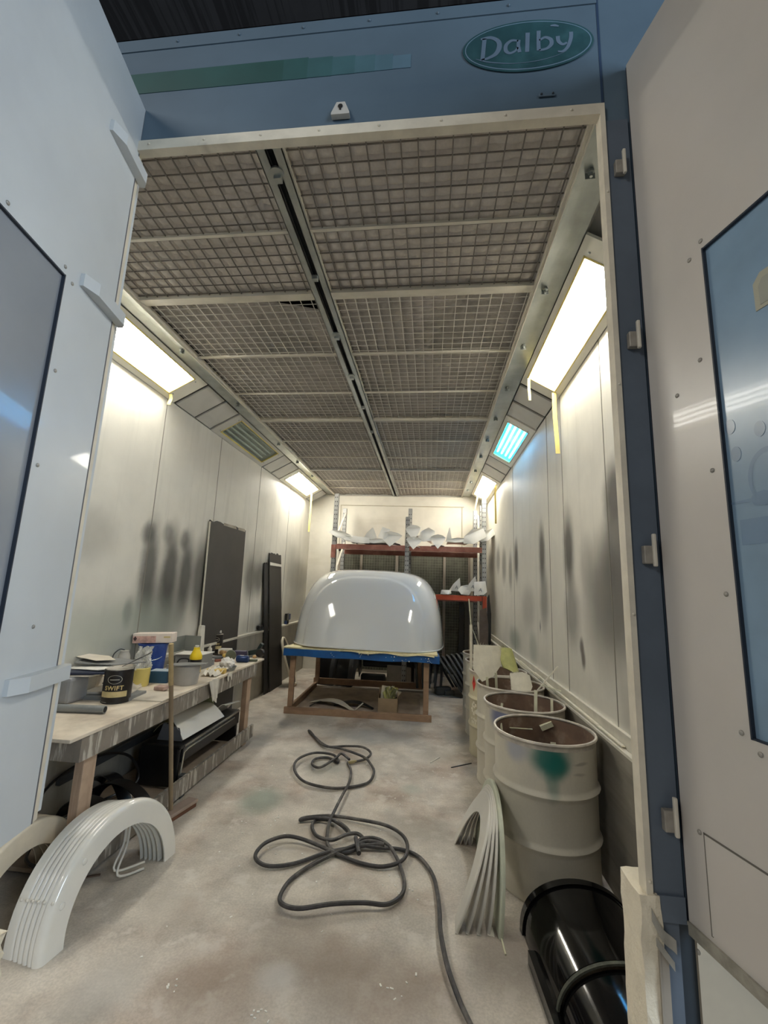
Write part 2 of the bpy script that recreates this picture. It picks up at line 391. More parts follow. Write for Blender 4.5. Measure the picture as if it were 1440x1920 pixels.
cover(-1, 5.93, 6.27, 'blank cover panel just before the far lit light, left slope')
fixture(-1, 6.29, 7.75, 'on', 'lit strip light box at the far end of the left slope')
cover(-1, 7.78, 8.1, 'blank cover panel in the far left ceiling corner')
fixture(1, 1.95, 3.52, 'on', 'large lit strip light box at upper right, cut off by the door frame')
cover(1, 3.56, 3.87, 'blank cover panel below the yellow tape, right slope')
cover(1, 3.89, 4.2, 'blank cover panel just before the blue light, right slope')
fixture(1, 4.22, 5.54, 'blue', 'strip light box glowing pale blue, middle of the right slope')
cover(1, 5.56, 5.92, 'blank cover panel just past the blue light, right slope')
cover(1, 5.94, 6.36, 'blank cover panel just before the far right lit light')
fixture(1, 6.38, 7.95, 'on', 'lit strip light box at the far right above the rack')
# dangling tape
def tape(p0, L_, w, label, lean=(0, 0), tw=0.3):
    mb = MB()
    def fn(u, v):
        a = tw*v; x = (u-.5)*w
        return (p0[0]+x*math.cos(a)+lean[0]*v, p0[1]+x*math.sin(a)+lean[1]*v+.012*math.sin(v*5), p0[2]-L_*v)
    mb.grid(fn, 2, 14, True, .0012)
    tag(mb.build('masking_tape', m_tape), label, 'tape', 'loose masking tape strips hanging from the lights')
def tpos(side, t, y): p = slope(side, t, y, -.012); return (p.x, p.y, p.z)
tape(tpos(-1, .84, 3.34), .10, .03, 'short stub of yellow tape below the big left light', (0, .01))
tape(tpos(-1, .55, 7.62), .72, .03, 'long pale tape strip hanging from the far left light', (0, 0), .6)
tape(tpos(1, .84, 3.40), .52, .035, 'long wide tape strip hanging from the large right light', (.01, 0), .1)
tape(tpos(1, .16, 3.38), .2, .022, 'shorter thin tape strip at the upper corner of the large right light', (0, 0), .2)
tape(tpos(1, .84, 6.6), .6, .03, 'longer of two tape strips hanging on the near side of the far right light', (0, 0), .2)
tape(tpos(1, .7, 7.6), .75, .035, 'tape strip hanging from the far right light beside the rack post', (0, 0), .3)
tape(tpos(1, .35, 7.7), .3, .03, 'crumpled tape strip above the rack at far right', (-.06, 0), .9)
# bolts on the galvanised strips
k = 0
for x, ys in ((CR+.06, (1.62, 2.35, 2.95, 3.62, 4.3, 4.95, 5.6, 6.3, 7.0, 7.6)), (CL-.06, (2.9, 3.9, 5.1, 5.9, 6.7))):
    mb = MB()
    for y in ys:
        mb.cyl((x, y, H-.012), .014, .012, 6).cyl((x, y, H-.03), .007, .02, 8); mb.box(x-.02, x+.02, y+.01, y+.014, H-.03, H)
    struct('trim_%d' % (8+k), mb, m_galv); k += 1
# ceiling filter panels
m_cloth = paint('filter_cloth', (204, 197, 189), .9, noise=.14, nscale=2.5, fine=.06, tint2=(180, 173, 166), t2scale=1.4)
m_wire_shade = paint('grid_wire_shaded', (104, 97, 90), .6, noise=.15)  # front bay wires: shade on their undersides painted in as a darker tone
m_wire = paint('grid_wire', (206, 202, 194), .45, noise=.1)
m_clothb = paint('filter_cloth_darker', (168, 162, 156), .9, noise=.16, nscale=2.5, fine=.06, tint2=(138, 134, 128), t2scale=1.4)  # darker cloth for the bays behind the first
yb_ = [.35, 2.33, 4.337, 6.341, YB]
names = ['nearest the doorway', 'second from the doorway', 'third from the doorway', 'farthest back']
bars = [(1.84,), (3.01, 3.68), (5.02, 5.68), (7.02, 7.55)]
def cloth_fn(x0, x1, y0, y1, seed, sag):
    rnd = random.Random(seed); ph = [rnd.random()*6 for _ in range(6)]
    cr = [(x0+rnd.random()*(x1-x0), y0+rnd.random()*(y1-y0), rnd.random()*PI, .3+rnd.random()*.4) for _ in range(5)]
    def f(u, v):
        x = x0+(x1-x0)*u; y = y0+(y1-y0)*v
        b = (abs(math.sin((x-x0)/.07*PI))*abs(math.sin((y-y0)/.07*PI)))**.45
        z = H+(.034 if seed < 2 and sag < .5 else .044)-.030*b*(1-.35*sag)+.006*math.sin(x*5+ph[0])*math.sin(y*4+ph[1])
        for cx, cy, a, l in cr:
            dx, dy = x-cx, y-cy; al = dx*math.cos(a)+dy*math.sin(a); pe = -dx*math.sin(a)+dy*math.cos(a)
            z += (.016)*math.exp(-(pe/.02)**2-(al/l)**4)
        z += sag*.05*math.exp(-((u-.75)**2+(v-.1)**2)*6)*min(1, u*8, (1-u)*8, v*12)
        if seed == 1 and sag == 1: 
            k_ = max(0, (u-.45)/.55); y += .17*k_*(1-v)**4; z -= .012*k_*(1-v)**10
        return (x, y, z)
    return f
for bi in range(4):
    for sd, (x0, x1) in ((-1, (CL+.005, CC-.05)), (1, (CC+.05, CR-.005))):
        y0 = max(yb_[bi], Y0+.022)+.02; y1 = yb_[bi+1]-.02
        r = thing('ceiling_filter_panel', 'wire grid ceiling filter panel %s of the centre track, %s' % ('left' if sd < 0 else 'right', names[bi]), 'ceiling panel', ((x0+x1)/2, (y0+y1)/2, H), group='wire grid filter panels of the ceiling')
        nu = int((x1-x0)/.07*6); nv = int((y1-y0)/.07*6)
        MB().grid(cloth_fn(x0, x1, y0, y1, bi*2+sd, 1 if bi in (1,) else .3), nu, nv, True, .002).build('filter_cloth', m_cloth if bi == 0 else m_clothb, r)
        w = MB(); nx = int((x1-x0)/.07); ny = int((y1-y0)/.07); tw = .0026 if bi == 0 else .0019
        for i in range(1, nx+1): x = x0+i*.07; w.box(x-tw, x+tw, y0, y1, H-.004, H+.001)
        for i in range(1, ny+1): y = y0+i*.07; w.box(x0, x1, y-tw, y+tw, H-.0, H+.004)
        w.build('wire_grid', m_wire_shade if bi == 0 else m_wire, r)
        fr = MB(); e = .018
        fr.box(x0, x0+e*.7, y0, y1, H-.01, H+.02).box(x1-e*.7, x1, y0, y1, H-.01, H+.02).box(x0, x1, y0-.018, y0+e*.6, H-.014, H+.02).box(x0, x1, y1-e, y1+.018, H-.02, H+.02)
        fr.build('frame', m_rail if bi < 2 else m_grey, r)
        for y in bars[bi]: MB().box(x0, x1, y-.009, y+.009, H-.012, H+.002).build('cross_bar', m_rail, r)
# centre track
tr = thing('ceiling_track', 'galvanised twin rail track running down the middle of the ceiling', 'track', (CC, (Y0+YB)/2, H))
for s_ in (-1, 1):
    MB().box(*(sorted((CC+s_*.014, CC+s_*.056))), Y0+.022, YB, H-.022, H-.018).box(*(sorted((CC+s_*.052, CC+s_*.056))), Y0+.022, YB, H-.022, H+.03).box(*(sorted((CC+s_*.014, CC+s_*.018))), Y0+.022, YB, H-.022, H+.0).build('rail', m_galv, tr)
MB().box(CC-.044, CC+.044, Y0+.022, YB, H+.03, H+.034).build('web', paint('track_inside_dark', (52, 56, 58), .6), tr)
for px, py in ((531, 330), (600, 518), (638, 630), (665, 706), (686, 762), (703, 808)):
    y = atZ(px, py, H-.02).y; big = py == 330 or py in (630, 706)
    c = MB().box(CC-.016, CC+.016, y-.014, y+.014, H-.045, H-.02)
    if big: c.cyl((CC, y-.02, H-.03), .03, .01, 20)
    c.build('track_clip', m_galv, tr)
# ------------------------------------------------------------------ front wall, header, leaves
m_blue = paint('blue_booth_paint', (80, 98, 112), .45, noise=.06, nscale=3, streak=((1, 1, 6), (66, 86, 104), .5, .8, .4))
m_bluedk = paint('blue_post_paint', (84, 94, 106), .45, noise=.1, nscale=5, streak=((6, 6, .8), (66, 76, 88), .45, .8, .5))
m_green = paint('green_stripe', (28, 70, 68), .5, noise=.12, nscale=4)
m_greenf = paint('green_stripe_faded', (60, 106, 106), .5, noise=.15, nscale=6)
m_line = paint('seam_line_dark', (30, 52, 78), .6)
struct('wall_front', MB().box(-2.7, .58, Y0, Y0+.018, 3.268, 3.795).box(.584, 1.9, Y0+.004, Y0+.018, .74, 3.795).box(-2.7, -1.95, Y0, Y0+.018, 0, 3.27), m_blue)
struct('trim_10', MB().box(.578, .586, Y0-.001, Y0+.01, 3.225, 3.795).box(-2.7, 1.9, Y0-.004, Y0+.1, 3.795, 3.80), m_line)
fl = MB().box(-2.7, .58, Y0-.004, Y0, 3.735, 3.80)
for k in range(9): fl.sphere((-1.9+k*.27, Y0-.005, 3.765), .006, 6)
struct('trim_11', fl, m_blue)
st = MB()   # fading green stripe
st.box(-2.3, -.62, Y0-.002, Y0, 3.515, 3.617); struct('trim_12', st, m_green)
ed_ = [-.62, -.52, -.42, -.33, -.25, -.18, -.11]
for k in range(6):
    t_ = (k+1)/7; c_ = tuple(int(a+(b-a)*t_) for a, b in zip((28, 70, 68), (88, 112, 132)))
    zt_ = 3.617-.006*k; struct('trim_%d' % (30+k), MB().box(ed_[k], ed_[k+1], Y0-.002, Y0, 3.515+.001*k, zt_ if k < 5 else zt_-.004), paint('green_stripe_faded_%d' % k, c_, .5, noise=.1, nscale=6))
m_lip = paint('cream_lip', (206, 198, 180), .5, noise=.1, nscale=9, streak=((3, 3, 3), (120, 112, 102), .62, .72, .7))
lip = MB().box(-1.95, .567, Y0-.012, Y0+.022, 3.222, 3.268)
for k in range(10): lip.sphere((-1.6+k*.23, Y0-.013, 3.247), .005, 6)
struct('trim_14', lip, m_lip)
jm = MB().box(.567, .583, Y0-.012, Y0+.03, .74, 3.268)
for z in (.83, 1.5, 2.2, 2.9): jm.sphere((.576, Y0-.013, z), .004, 6)
struct('trim_15', jm, m_lip)
struct('trim_16', MB().box(.586, .66, Y0-.004, Y0+.004, .80, 3.2).box(.586, .66, Y0-.010, Y0+.004, .74, .80), m_bluedk)
# under the leaf: post foot, dark gap, pale panel
struct('trim_17', MB().box(.60, .645, Y0+.0, Y0+.1, 0, .74), m_bluedk)
struct('trim_18', MB().box(.645, .69, Y0+.02, Y0+.1, 0, .74), paint('dark_gap_blue', (34, 44, 52), .5))
struct('wall_front_lower', MB().box(.69, 1.9, Y0+.01, Y0+.1, 0, .74).box(-2.7, -1.25, Y0+.04, Y0+.1, 0, .0), paint('pale_panel', (168, 158, 140), .5, noise=.06))
struct('ceiling_outside', MB().box(-9, 9, -6, 12, 6.2, 6.3), paint('roof_sheet_dark', (58, 58, 60), .8, streak=((14, .4, 1), (30, 30, 32), .45, .55, .8)))
pl = MB()
for y in (0.2, 1.6, 3.0, 4.4): pl.box(-9, 9, y, y+.08, 6.0, 6.2)
struct('trim_19', pl, paint('purlin_dark', (46, 46, 50), .7))
# key plate and small latch plate on the header
r = thing('key_plate', 'small grey pentagon key plate on the blue header above the centre track', 'plate', (-.37, Y0-.004, 3.30))
MB().prism([(-.035, 0), (.035, 0), (.035, .008), (.016, .055), (-.016, .055), (-.035, .008)], Matrix.Translation((0, 0, 0)) @ Matrix.Rotation(PI/2, 4, 'X'), .02).build('plate', m_grey, r, False)
MB().cyl((0, 0, 0), .009, .002, 14, M=Matrix.Translation((0, -.021, .034)) @ Matrix.Rotation(PI/2, 4, 'X')).box(-.003, .003, -.024, -.02, .018, .034).build('keyhole', paint('black_hole', (12, 12, 12), .8), r, False)
r = thing('fixing_plate', 'tiny blue fixing plate with two screws under the oval emblem', 'plate', (.39, Y0-.002, 3.325))
MB().bbox(-.03, .03, -.006, 0, 0, .014, .003).build('plate', m_blue, r, False)
for x_ in (-.02, .02): MB().sphere((x_, -.007, .007), .004, 6).build('screw', paint('screw_dark', (30, 40, 50), .5), r, False)
# emblem
em = thing('emblem', 'dark green oval emblem with pale lettering on the blue header', 'sign', (.325, Y0-.002, 3.565))
RX = Matrix.Rotation(PI/2, 4, 'X')
def ell(a, b, n=64): return [(a*math.cos(2*PI*i/n), b*math.sin(2*PI*i/n)) for i in range(n)]
m_ed = paint('emblem_green', (36, 68, 74), .4, noise=.1, nscale=10, tint2=(48, 82, 88), t2scale=6)
m_er = paint('emblem_rim', (96, 120, 138), .4)
tilt = Matrix.Identity(4)
MB().prism(ell(.238, .118), tilt @ RX, .003).build('border', m_ed, em, False)
MB().prism(ell(.230, .111), tilt @ Matrix.Translation((0, -.003, 0)) @ RX, .0008).build('rim', m_er, em, False)
MB().prism(ell(.226, .106), tilt @ Matrix.Translation((0, -.0038, 0)) @ RX, .0008).build('disc', m_ed, em, False)
m_let = paint('emblem_letter', (90, 108, 126), .4)
# hand-drawn letters (strokes of varying width)
lt = MB()
def stroke(pts, ws, off):
    P = spline([(x, 0, z) for x, z in pts], 8); n = len(P); W = []
    for i in range(n):
        t = i/(n-1)*(len(ws)-1); k_ = min(int(t), len(ws)-2); W.append(ws[k_]+(ws[k_+1]-ws[k_])*(t-k_))
    L_, R_ = [], []
    for i, p in enumerate(P):
        d = (P[min(i+1, n-1)]-P[max(i-1, 0)]); d = d.normalized() if d.length > 0 else V(1, 0, 0); nn = V(-d.z, 0, d.x)
        L_.append(p+nn*W[i]/2); R_.append(p-nn*W[i]/2)
    vs = [V(q.x+off, -.0055, q.z) for q in L_]+[V(q.x+off, -.0055, q.z) for q in R_]; m = n
    lt.add(vs, [(i, i+1, m+i+1, m+i) for i in range(n-1)])
S = 1.0
# D a l b y
stroke([(0, -.052), (.004, 0), (.008, .048)], [.016, .015, .016], -.165)
stroke([(-.006, .046), (.03, .05), (.058, .03), (.062, .0), (.048, -.03), (.02, -.046), (-.004, -.052)], [.009, .014, .017, .019, .016, .011, .008], -.165)
stroke([(.052, .022), (.028, .026), (.008, .008), (.006, -.018), (.02, -.032), (.04, -.024), (.05, -.008)], [.008, .011, .014, .015, .011, .009, .008], -.085)
stroke([(.054, .026), (.052, 0), (.056, -.032)], [.013, .013, .014], -.085)
stroke([(.004, .056), (.002, .01), (.0, -.034)], [.016, .015, .015], -.002)
stroke([(.004, .060), (.002, .01), (.002, -.032)], [.015, .014, .015], .038)
stroke([(.006, .014), (.026, .026), (.046, .014), (.048, -.008), (.032, -.026), (.004, -.032)], [.008, .011, .015, .015, .011, .009], .038)
stroke([(.002, .026), (.004, .002), (.018, -.014), (.034, -.008)], [.015, .014, .011, .008], .108)
stroke([(.050, .040), (.048, .01), (.036, -.028), (.018, -.046), (.0, -.044)], [.014, .014, .013, .010, .006], .108)
lt.build('lettering', m_let, em, False)
lt = MB()
stroke([(-.19, -.045), (-.15, -.062), (-.09, -.076), (-.03, -.082), (.04, -.078), (.1, -.064), (.14, -.046)], [.002, .005, .004, .002, .003, .002, .001], 0)
stroke([(.085, .078), (.10, .078), (.115, .072)], [.005, .011, .005], 0)
lt.build('swoosh', m_let, em, False)
# ---- door leaves
m_leafL = paint('leaf_paint_left', (190, 194, 196), .35, noise=.05, nscale=1.6, tint2=(176, 180, 184), t2scale=1.1, t2lo=.5, t2hi=.8, coat=.15)
m_leafR = paint('leaf_paint_right', (188, 182, 174), .32, noise=.05, nscale=1.5, tint2=(184, 180, 172), t2scale=1.3, bump=.05, bscale=9, coat=.15)
m_paneL = paint('window_film_grey', (134, 138, 144), .22, noise=.08, nscale=1.2, coat=.3)
m_paneR = paint('window_film_blue', (122, 148, 170), .24, noise=.14, nscale=1.4, coat=.15, tint2=(104, 126, 144), t2scale=1.2)
m_gask = paint('window_gasket', (34, 42, 54), .5)
def leaf(label, P0, d, side, z0, z1, win, mleaf, mpane, L_=1.15):
    """P0 hinge corner; d unit direction to the viewer; side +1 face normal to +x"""
    ang = math.atan2(d[1], d[0])
    r = thing('booth_door', label, 'door', (P0[0], P0[1], z0), (0, 0, ang))
    # local x = along the leaf, local y = depth; face at y=0 with normal fs*y
    nx = Vector((-d[1], d[0])); fs = 1 if nx.x*side > 0 else -1
    def B(mb, x0, x1, z0_, z1_, o0, o1):
        a, b = sorted((fs*o0, fs*o1)); return mb.box(x0, x1, a, b, z0_-z0, z1_-z0)
    s0, s1, w0, w1 = win
    p = MB(); B(p, 0, s0, z0, z1, -.045, 0); B(p, s1, L_, z0, z1, -.045, 0); B(p, s0, s1, z0, w0, -.045, 0); B(p, s0, s1, w1, z1, -.045, 0)
    p.build('panel', mleaf, r, False)
    g = MB(); B(g, s0, s0+.004, w0, w1, -.012, .002); B(g, s0, s1, w0, w0+.004, -.012, .001); B(g, s0, s1, w1-.005, w1, -.012, .001); g.build('gasket', m_gask, r, False)
    w = MB(); B(w, s0, s1, w0, w1, -.03, -.008); pane = w.build('window_pane', mpane, r, False)
    return r, B, fs, pane
dR = Vector((.2530, -.9675)); dL = Vector((.1884, -.9821))
rR, BR, fR, paneR = leaf('right hand booth door standing open with blue tinted window', (.665, Y0-.01), dR, -1, .742, 3.425, (.215, 1.0, 1.245, 2.49), m_leafR, m_paneR)
e = MB(); BR(e, -.022, -.004, .742, 3.42, -.04, -.012); e.build('edge_strip', paint('aluminium_edge', (150, 146, 138), .35, metal=.5, noise=.1), rR, False)
e = MB(); BR(e, -.006, .0, .742, 3.42, -.03, -.002); e.build('rubber_seal', paint('dark_rubber', (32, 32, 44), .6), rR, False)
e = MB(); BR(e, 0, 1.15, .72, .742, -.045, .004); BR(e, 0, 1.15, .742, .75, 0, .006); e.build('bottom_rail', paint('bottom_rail_dirty', (150, 146, 134), .4, metal=.3, noise=.25, nscale=20), rR, False)
e = MB(); BR(e, .07, .9, .765, .98, 0, .0025); kp = e.build('kick_plate', m_leafR, rR, False)
e = MB(); BR(e, .066, .0705, .762, .983, 0, .0015); BR(e, .066, .9, .98, .984, 0, .0015); e.build('plate_outline', paint('outline_grey', (96, 92, 84), .6), rR, False)
def rv(B, root, fs, pts, mat, z0, rad=.006):
    mb = MB()
    for s_, z in pts: mb.sphere((s_, fs*.001, z-z0), rad, 8, (1, .6, 1))
    mb.build('rivets', mat, root, False)
m_riv = paint('rivet_grey', (150, 146, 138), .4, metal=.3)
def onplane(px, py, P0, d):
    n = Vector((d.y, -d.x, 0)); dd = ray(px, py); t = ((Vector((P0[0], P0[1], 0))-CAM).dot(n))/dd.dot(n); p = CAM+dd*t
    return (Vector((p.x-P0[0], p.y-P0[1])).dot(d), p.z)
PR0 = (.665, Y0-.01); PLf = (-1.19, Y0)
rv(BR, rR, fR, [onplane(x, y, PR0, dR) for x, y in ((1293, 488), (1314, 452), (1313, 675), (1336, 882), (1362, 1114), (1391, 1374), (1427, 1415), (1270, 742), (1312, 1560), (1310, 1785))], m_riv, .742)
# ghost marks and label behind the window film
m_ghost = paint('ghost_mark', (102, 126, 150), .2, coat=.3)
def decal(px, py, shape, m, name, dd=.0010):
    s_, z = onplane(px, py, PR0, dR); M = Matrix.Translation((s_, fR*(-.008), z-.742)) @ Matrix.Rotation(PI/2, 4, 'X')
    dz = -dd if fR > 0 else dd
    mb = MB().prism(shape, M, dz)
    o = mb.build(name, m, paneR, False); return o
for x, y in ((1364, 800), (1419, 803), (1375, 851)): decal(x, y, ell(.013, .019, 20), m_ghost, 'ghost_mark')
s_, z = onplane(1428, 893, PR0, dR)
ring = MB(); n = 40
M = Matrix.Translation((s_+.012, fR*(-.0075), z-.742))
ring.add([M @ V(r_*math.cos(2*PI*i/n)*.8, 0, r_*math.sin(2*PI*i/n)*1.1) for r_ in (.05, .062) for i in range(n)], [(i, (i+1) % n, n+(i+1) % n, n+i) for i in range(n)])
ring.build('ghost_ring', m_ghost, paneR, False)
decal(1404, 937, [(-.06, -.002), (.0, -.004), (.006, -.014), (.03, -.018), (.05, -.01), (.05, .01), (.03, .018), (.006, .014), (0, .004), (-.06, .002)], m_ghost, 'ghost_spanner')
decal(1412, 995, [(-.035, -.03), (.08, -.03), (.08, .03), (-.035, .03)], m_ghost, 'ghost_block')
decal(1432, 540, [(-.028, -.04), (.06, -.04), (.06, .05), (-.01, .05), (-.028, .03)], paint('old_label_tan', (160, 158, 140), .5, noise=.1), 'old_label', .002)
decal(1434, 541, [(-.018, -.028), (.06, -.028), (.06, .036), (-.008, .036), (-.018, .02)], paint('old_label_inner', (146, 148, 136), .5, noise=.1), 'label_print', .003)
# hinge tabs on the blue post
for px, py, lb in ((1162, 312, 'top'), (1188, 636, 'upper middle'), (1217, 1040, 'lower middle'), (1256, 1540, 'bottom')):
    p = atY(px, py, Y0-.02)
    r = thing('hinge', '%s metal hinge tab between the blue post and the right door' % lb, 'hinge', (p.x, Y0-.02, p.z), group='hinges of the right door')
    MB().bbox(-.014, .020, -.004, .016, -.026, .026, .003).build('tab', paint('hinge_grey', (150, 144, 134), .45, metal=.3, noise=.15, nscale=20), r, False)
    MB().bbox(.008, .018, -.012, .0, -.034, .06, .003).build('knuckle', m_rail, r, False)
# left leaf
rL, BL, fL, paneL = leaf('left hand booth door standing open with grey tinted window', PLf, dL, 1, .80, 3.43, (.262, 1.05, 1.2, 2.465), m_leafL, m_paneL)
e = MB(); BL(e, -.03, -.002, .8, 3.40, -.04, -.004); e.build('edge_strip', m_lip, rL, False)
e = MB(); BL(e, -.004, .001, .8, 3.42, -.03, .001); e.build('edge_seam', paint('seam_grey', (92, 92, 96), .6), rL, False)
rv(BL, rL, fL, [onplane(x, y, PLf, dL) for x, y in ((14, 380), (122, 500), (135, 532), (103, 695), (70, 872), (62, 1175))], m_riv, .8)
for (a, b), lb in ((((205, 245), (265, 333)), 'upper'), (((150, 530), (220, 596)), 'middle'), (((5, 1300), (105, 1254)), 'lower')):
    s0, z0_ = onplane(*a, PLf, dL); s1, z1_ = onplane(*b, PLf, dL); zc = (z0_+z1_)/2
    g = MB(); z_ = zc-.8; s1 = min(s1, -.04)
    poly = [(s1, 0), (s0, 0), (s0, .012), (s0-.05, .034), (s1+.02, .034), (s1, .02)]
    M = Matrix(((1, 0, 0, 0), (0, fL, 0, 0), (0, 0, 1, 0), (0, 0, 0, 1))) @ Matrix.Translation((0, 0, z_-.022))
    g.prism(poly, M, .044); g.build('hinge_strap', m_leafL, rL, False)
# polystyrene blocks at both jambs
m_poly = paint('polystyrene', (222, 212, 190), .8, noise=.06, nscale=12, bump=.5, bscale=60)
def rough_block(x0, x1, y0, y1, z0, z1, seed=1, step=.02, amp=.006):
    rnd = random.Random(seed); bm = bmesh.new(); bmesh.ops.create_cube(bm, size=1)
    for v in bm.verts: v.co = V(x0+(v.co.x+.5)*(x1-x0), y0+(v.co.y+.5)*(y1-y0), z0+(v.co.z+.5)*(z1-z0))
    bmesh.ops.subdivide_edges(bm, edges=[e for e in bm.edges if e.calc_length() > .3], cuts=24, use_grid_fill=True)
    bmesh.ops.subdivide_edges(bm, edges=[e for e in bm.edges if e.calc_length() > .05], cuts=2, use_grid_fill=True)
    for v in bm.verts:
        if v.co.z > z0+.01: v.co += V(rnd.uniform(-1, 1), rnd.uniform(-1, 1), rnd.uniform(-1, 1))*amp*.5
    return MB().frombm(bm)
r = thing('polystyrene_block', 'tall white polystyrene block taped to the right door post', 'foam block', (.58, Y0+.04, 0))
rough_block(.548, .60, Y0-.015, Y0+.10, 0, .80, 3).build('block', m_poly, r)
m_gt = paint('grey_tape', (150, 146, 136), .55, noise=.12, nscale=30)
tp = MB()
tp.grid(lambda u, v: (.572+.055*u+.0*v, Y0-.020-.004*math.sin(u*6), .745-.075*u+.03*v-.01*math.sin(u*4)), 10, 3, True, .0015)
tp.grid(lambda u, v: (.577+.04*u, Y0-.024, .715-.05*u-.02*v), 6, 2, True, .0015)
tp.build('grey_tape', m_gt, r)
MB().box(.586, .606, Y0-.02, Y0-.016, .50, .68).box(.583, .587, Y0-.022, Y0-.016, .52, .70).build('card_strip', paint('card_strip_grey', (146, 138, 126), .7), r)
tag(rough_block(-1.40, -1.30, Y0+.02, Y0+.09, 0, .45, 5, amp=.02).build('polystyrene_sheet', m_poly), 'torn pale polystyrene sheet standing below the left door', 'foam block')
struct('wall_front_fixed', MB().box(-1.95, -1.235, Y0+.03, Y0+.08, .8, 3.27), m_leafL)
# ------------------------------------------------------------------ drums
def drum_profile(R=.275, Hh=.77):
    p = [(1e-4, .012), (R-.01, .012), (R-.006, 0), (R+.004, .002), (R+.005, .018), (R, .026)]
    for c in (.263, .513):
        for dz, dr in ((-.03, 0), (-.018, .003), (-.008, .011), (0, .014), (.008, .011), (.018, .003), (.03, 0)): p.append((R+dr, c+dz))
    p += [(R, .735), (R, .752), (R+.006, .756), (R+.009, .764), (R+.006, .772), (R-.004, .772), (R-.006, .764), (R-.007, .74), (R-.008, .02), (1e-4, .022)]
    return p
m_rust = paint('drum_inside_rust', (120, 98, 82), .8, noise=.3, nscale=5, tint2=(160, 146, 130), t2scale=7, t2lo=.55, t2hi=.75)
m_rim = paint('drum_rim_steel', (196, 188, 176), .4, metal=.2, noise=.2, nscale=14)
def drum(x, y, mat, label, rot=0):
    r = thing('steel_drum', label, 'drum', (x, y, 0), (0, 0, rot), 'open steel drums along the right wall')
    P = drum_profile(); b = MB().lathe(P[:-9], (0, 0, 0), 48); b.build('body', mat, r, False)
    MB().lathe(P[-10:-3], (0, 0, 0), 48).build('rim', m_rim, r, False)
    MB().lathe([(.266, .76)]+P[-3:], (0, 0, 0), 48).build('inside', m_rust, r, False)
    return r
def dm(i, blobs, c=(206, 200, 184)):
    return paint('drum_paint_%d' % i, c, .42, noise=.05, nscale=3, blobs=blobs, streak=((9, 9, 1.2), (168, 162, 148), .6, .75, .3), fine=.02)
dirt = [((.0, -.2, .0), (.4, .3, .12), (150, 140, 126), .5)]
drum(.675, 2.775, dm(1, [((-.04, -.275, .70), (.15, .12, .13), (14, 108, 98), .95), ((-.0, -.275, .67), (.10, .12, .10), (14, 108, 98), .9), ((-.03, -.275, .60), (.05, .1, .13), (16, 110, 100), .5), ((-.20, -.2, .71), (.1, .1, .09), (150, 158, 180), .6), ((.13, -.24, .67), (.06, .1, .012), (120, 108, 100), .5), ((.12, -.24, .62), (.05, .1, .01), (120, 108, 100), .4)]+dirt), 'nearest steel drum, with a green spray patch below the rim')
drum(.69, 3.39, dm(2, [((-.2, -.2, .70), (.16, .14, .13), (92, 104, 150), .8)]+dirt), 'second steel drum from the front, with a blue tint near its rim')
drum(.70, 3.99, dm(3, [((-.24, -.12, .5), (.02, .1, .2), (150, 142, 130), .6)]+dirt), 'third steel drum from the front, with fibreglass offcuts over its rim', .4)
d4 = drum(.69, 4.61, dm(4, dirt, (198, 190, 162)), 'fourth steel drum from the front, with a red hazard diamond')
drum(.70, 5.2, dm(5, dirt, (196, 192, 178)), 'fifth steel drum from the front, behind the one with the red diamond')
drum(.715, 5.8, dm(6, dirt, (190, 188, 176)), 'rearmost steel drum of the row')
# red diamond + torn paper label on the fourth drum
def wrapd(a, z, R=.2765): return V(R*math.cos(a), R*math.sin(a), z)
def patch(mb, pts, ac, zc, R=.2768):
    vs = [wrapd(ac+x/R, zc+z, R) for x, z in pts]; mb.add(vs, [tuple(range(len(vs)))])
mb = MB(); patch(mb, [(0, -.075), (.03, 0), (0, .075), (-.03, 0)], math.radians(207), .655); mb.build('hazard_diamond', paint('hazard_red', (206, 58, 48), .5, noise=.15, nscale=30), d4, False)
mb = MB(); patch(mb, [(0, .0), (.006, .02), (0, .045), (-.006, .02)], math.radians(207), .655, .2775); mb.build('flame_mark', paint('mark_black', (40, 30, 28), .6), d4, False)
rnd = random.Random(4); mb = MB()
for i in range(24):
    a = math.radians(205+rnd.uniform(-7, 9)); z = .42+rnd.uniform(-.14, .08); patch(mb, [(rnd.uniform(-.02, 0), -.012), (.016, -.008), (.012, .012), (-.012, .008)], a, z, .2772+i*.00005)
mb.build('torn_label', paint('torn_label', (232, 226, 208), .7), d4, False)
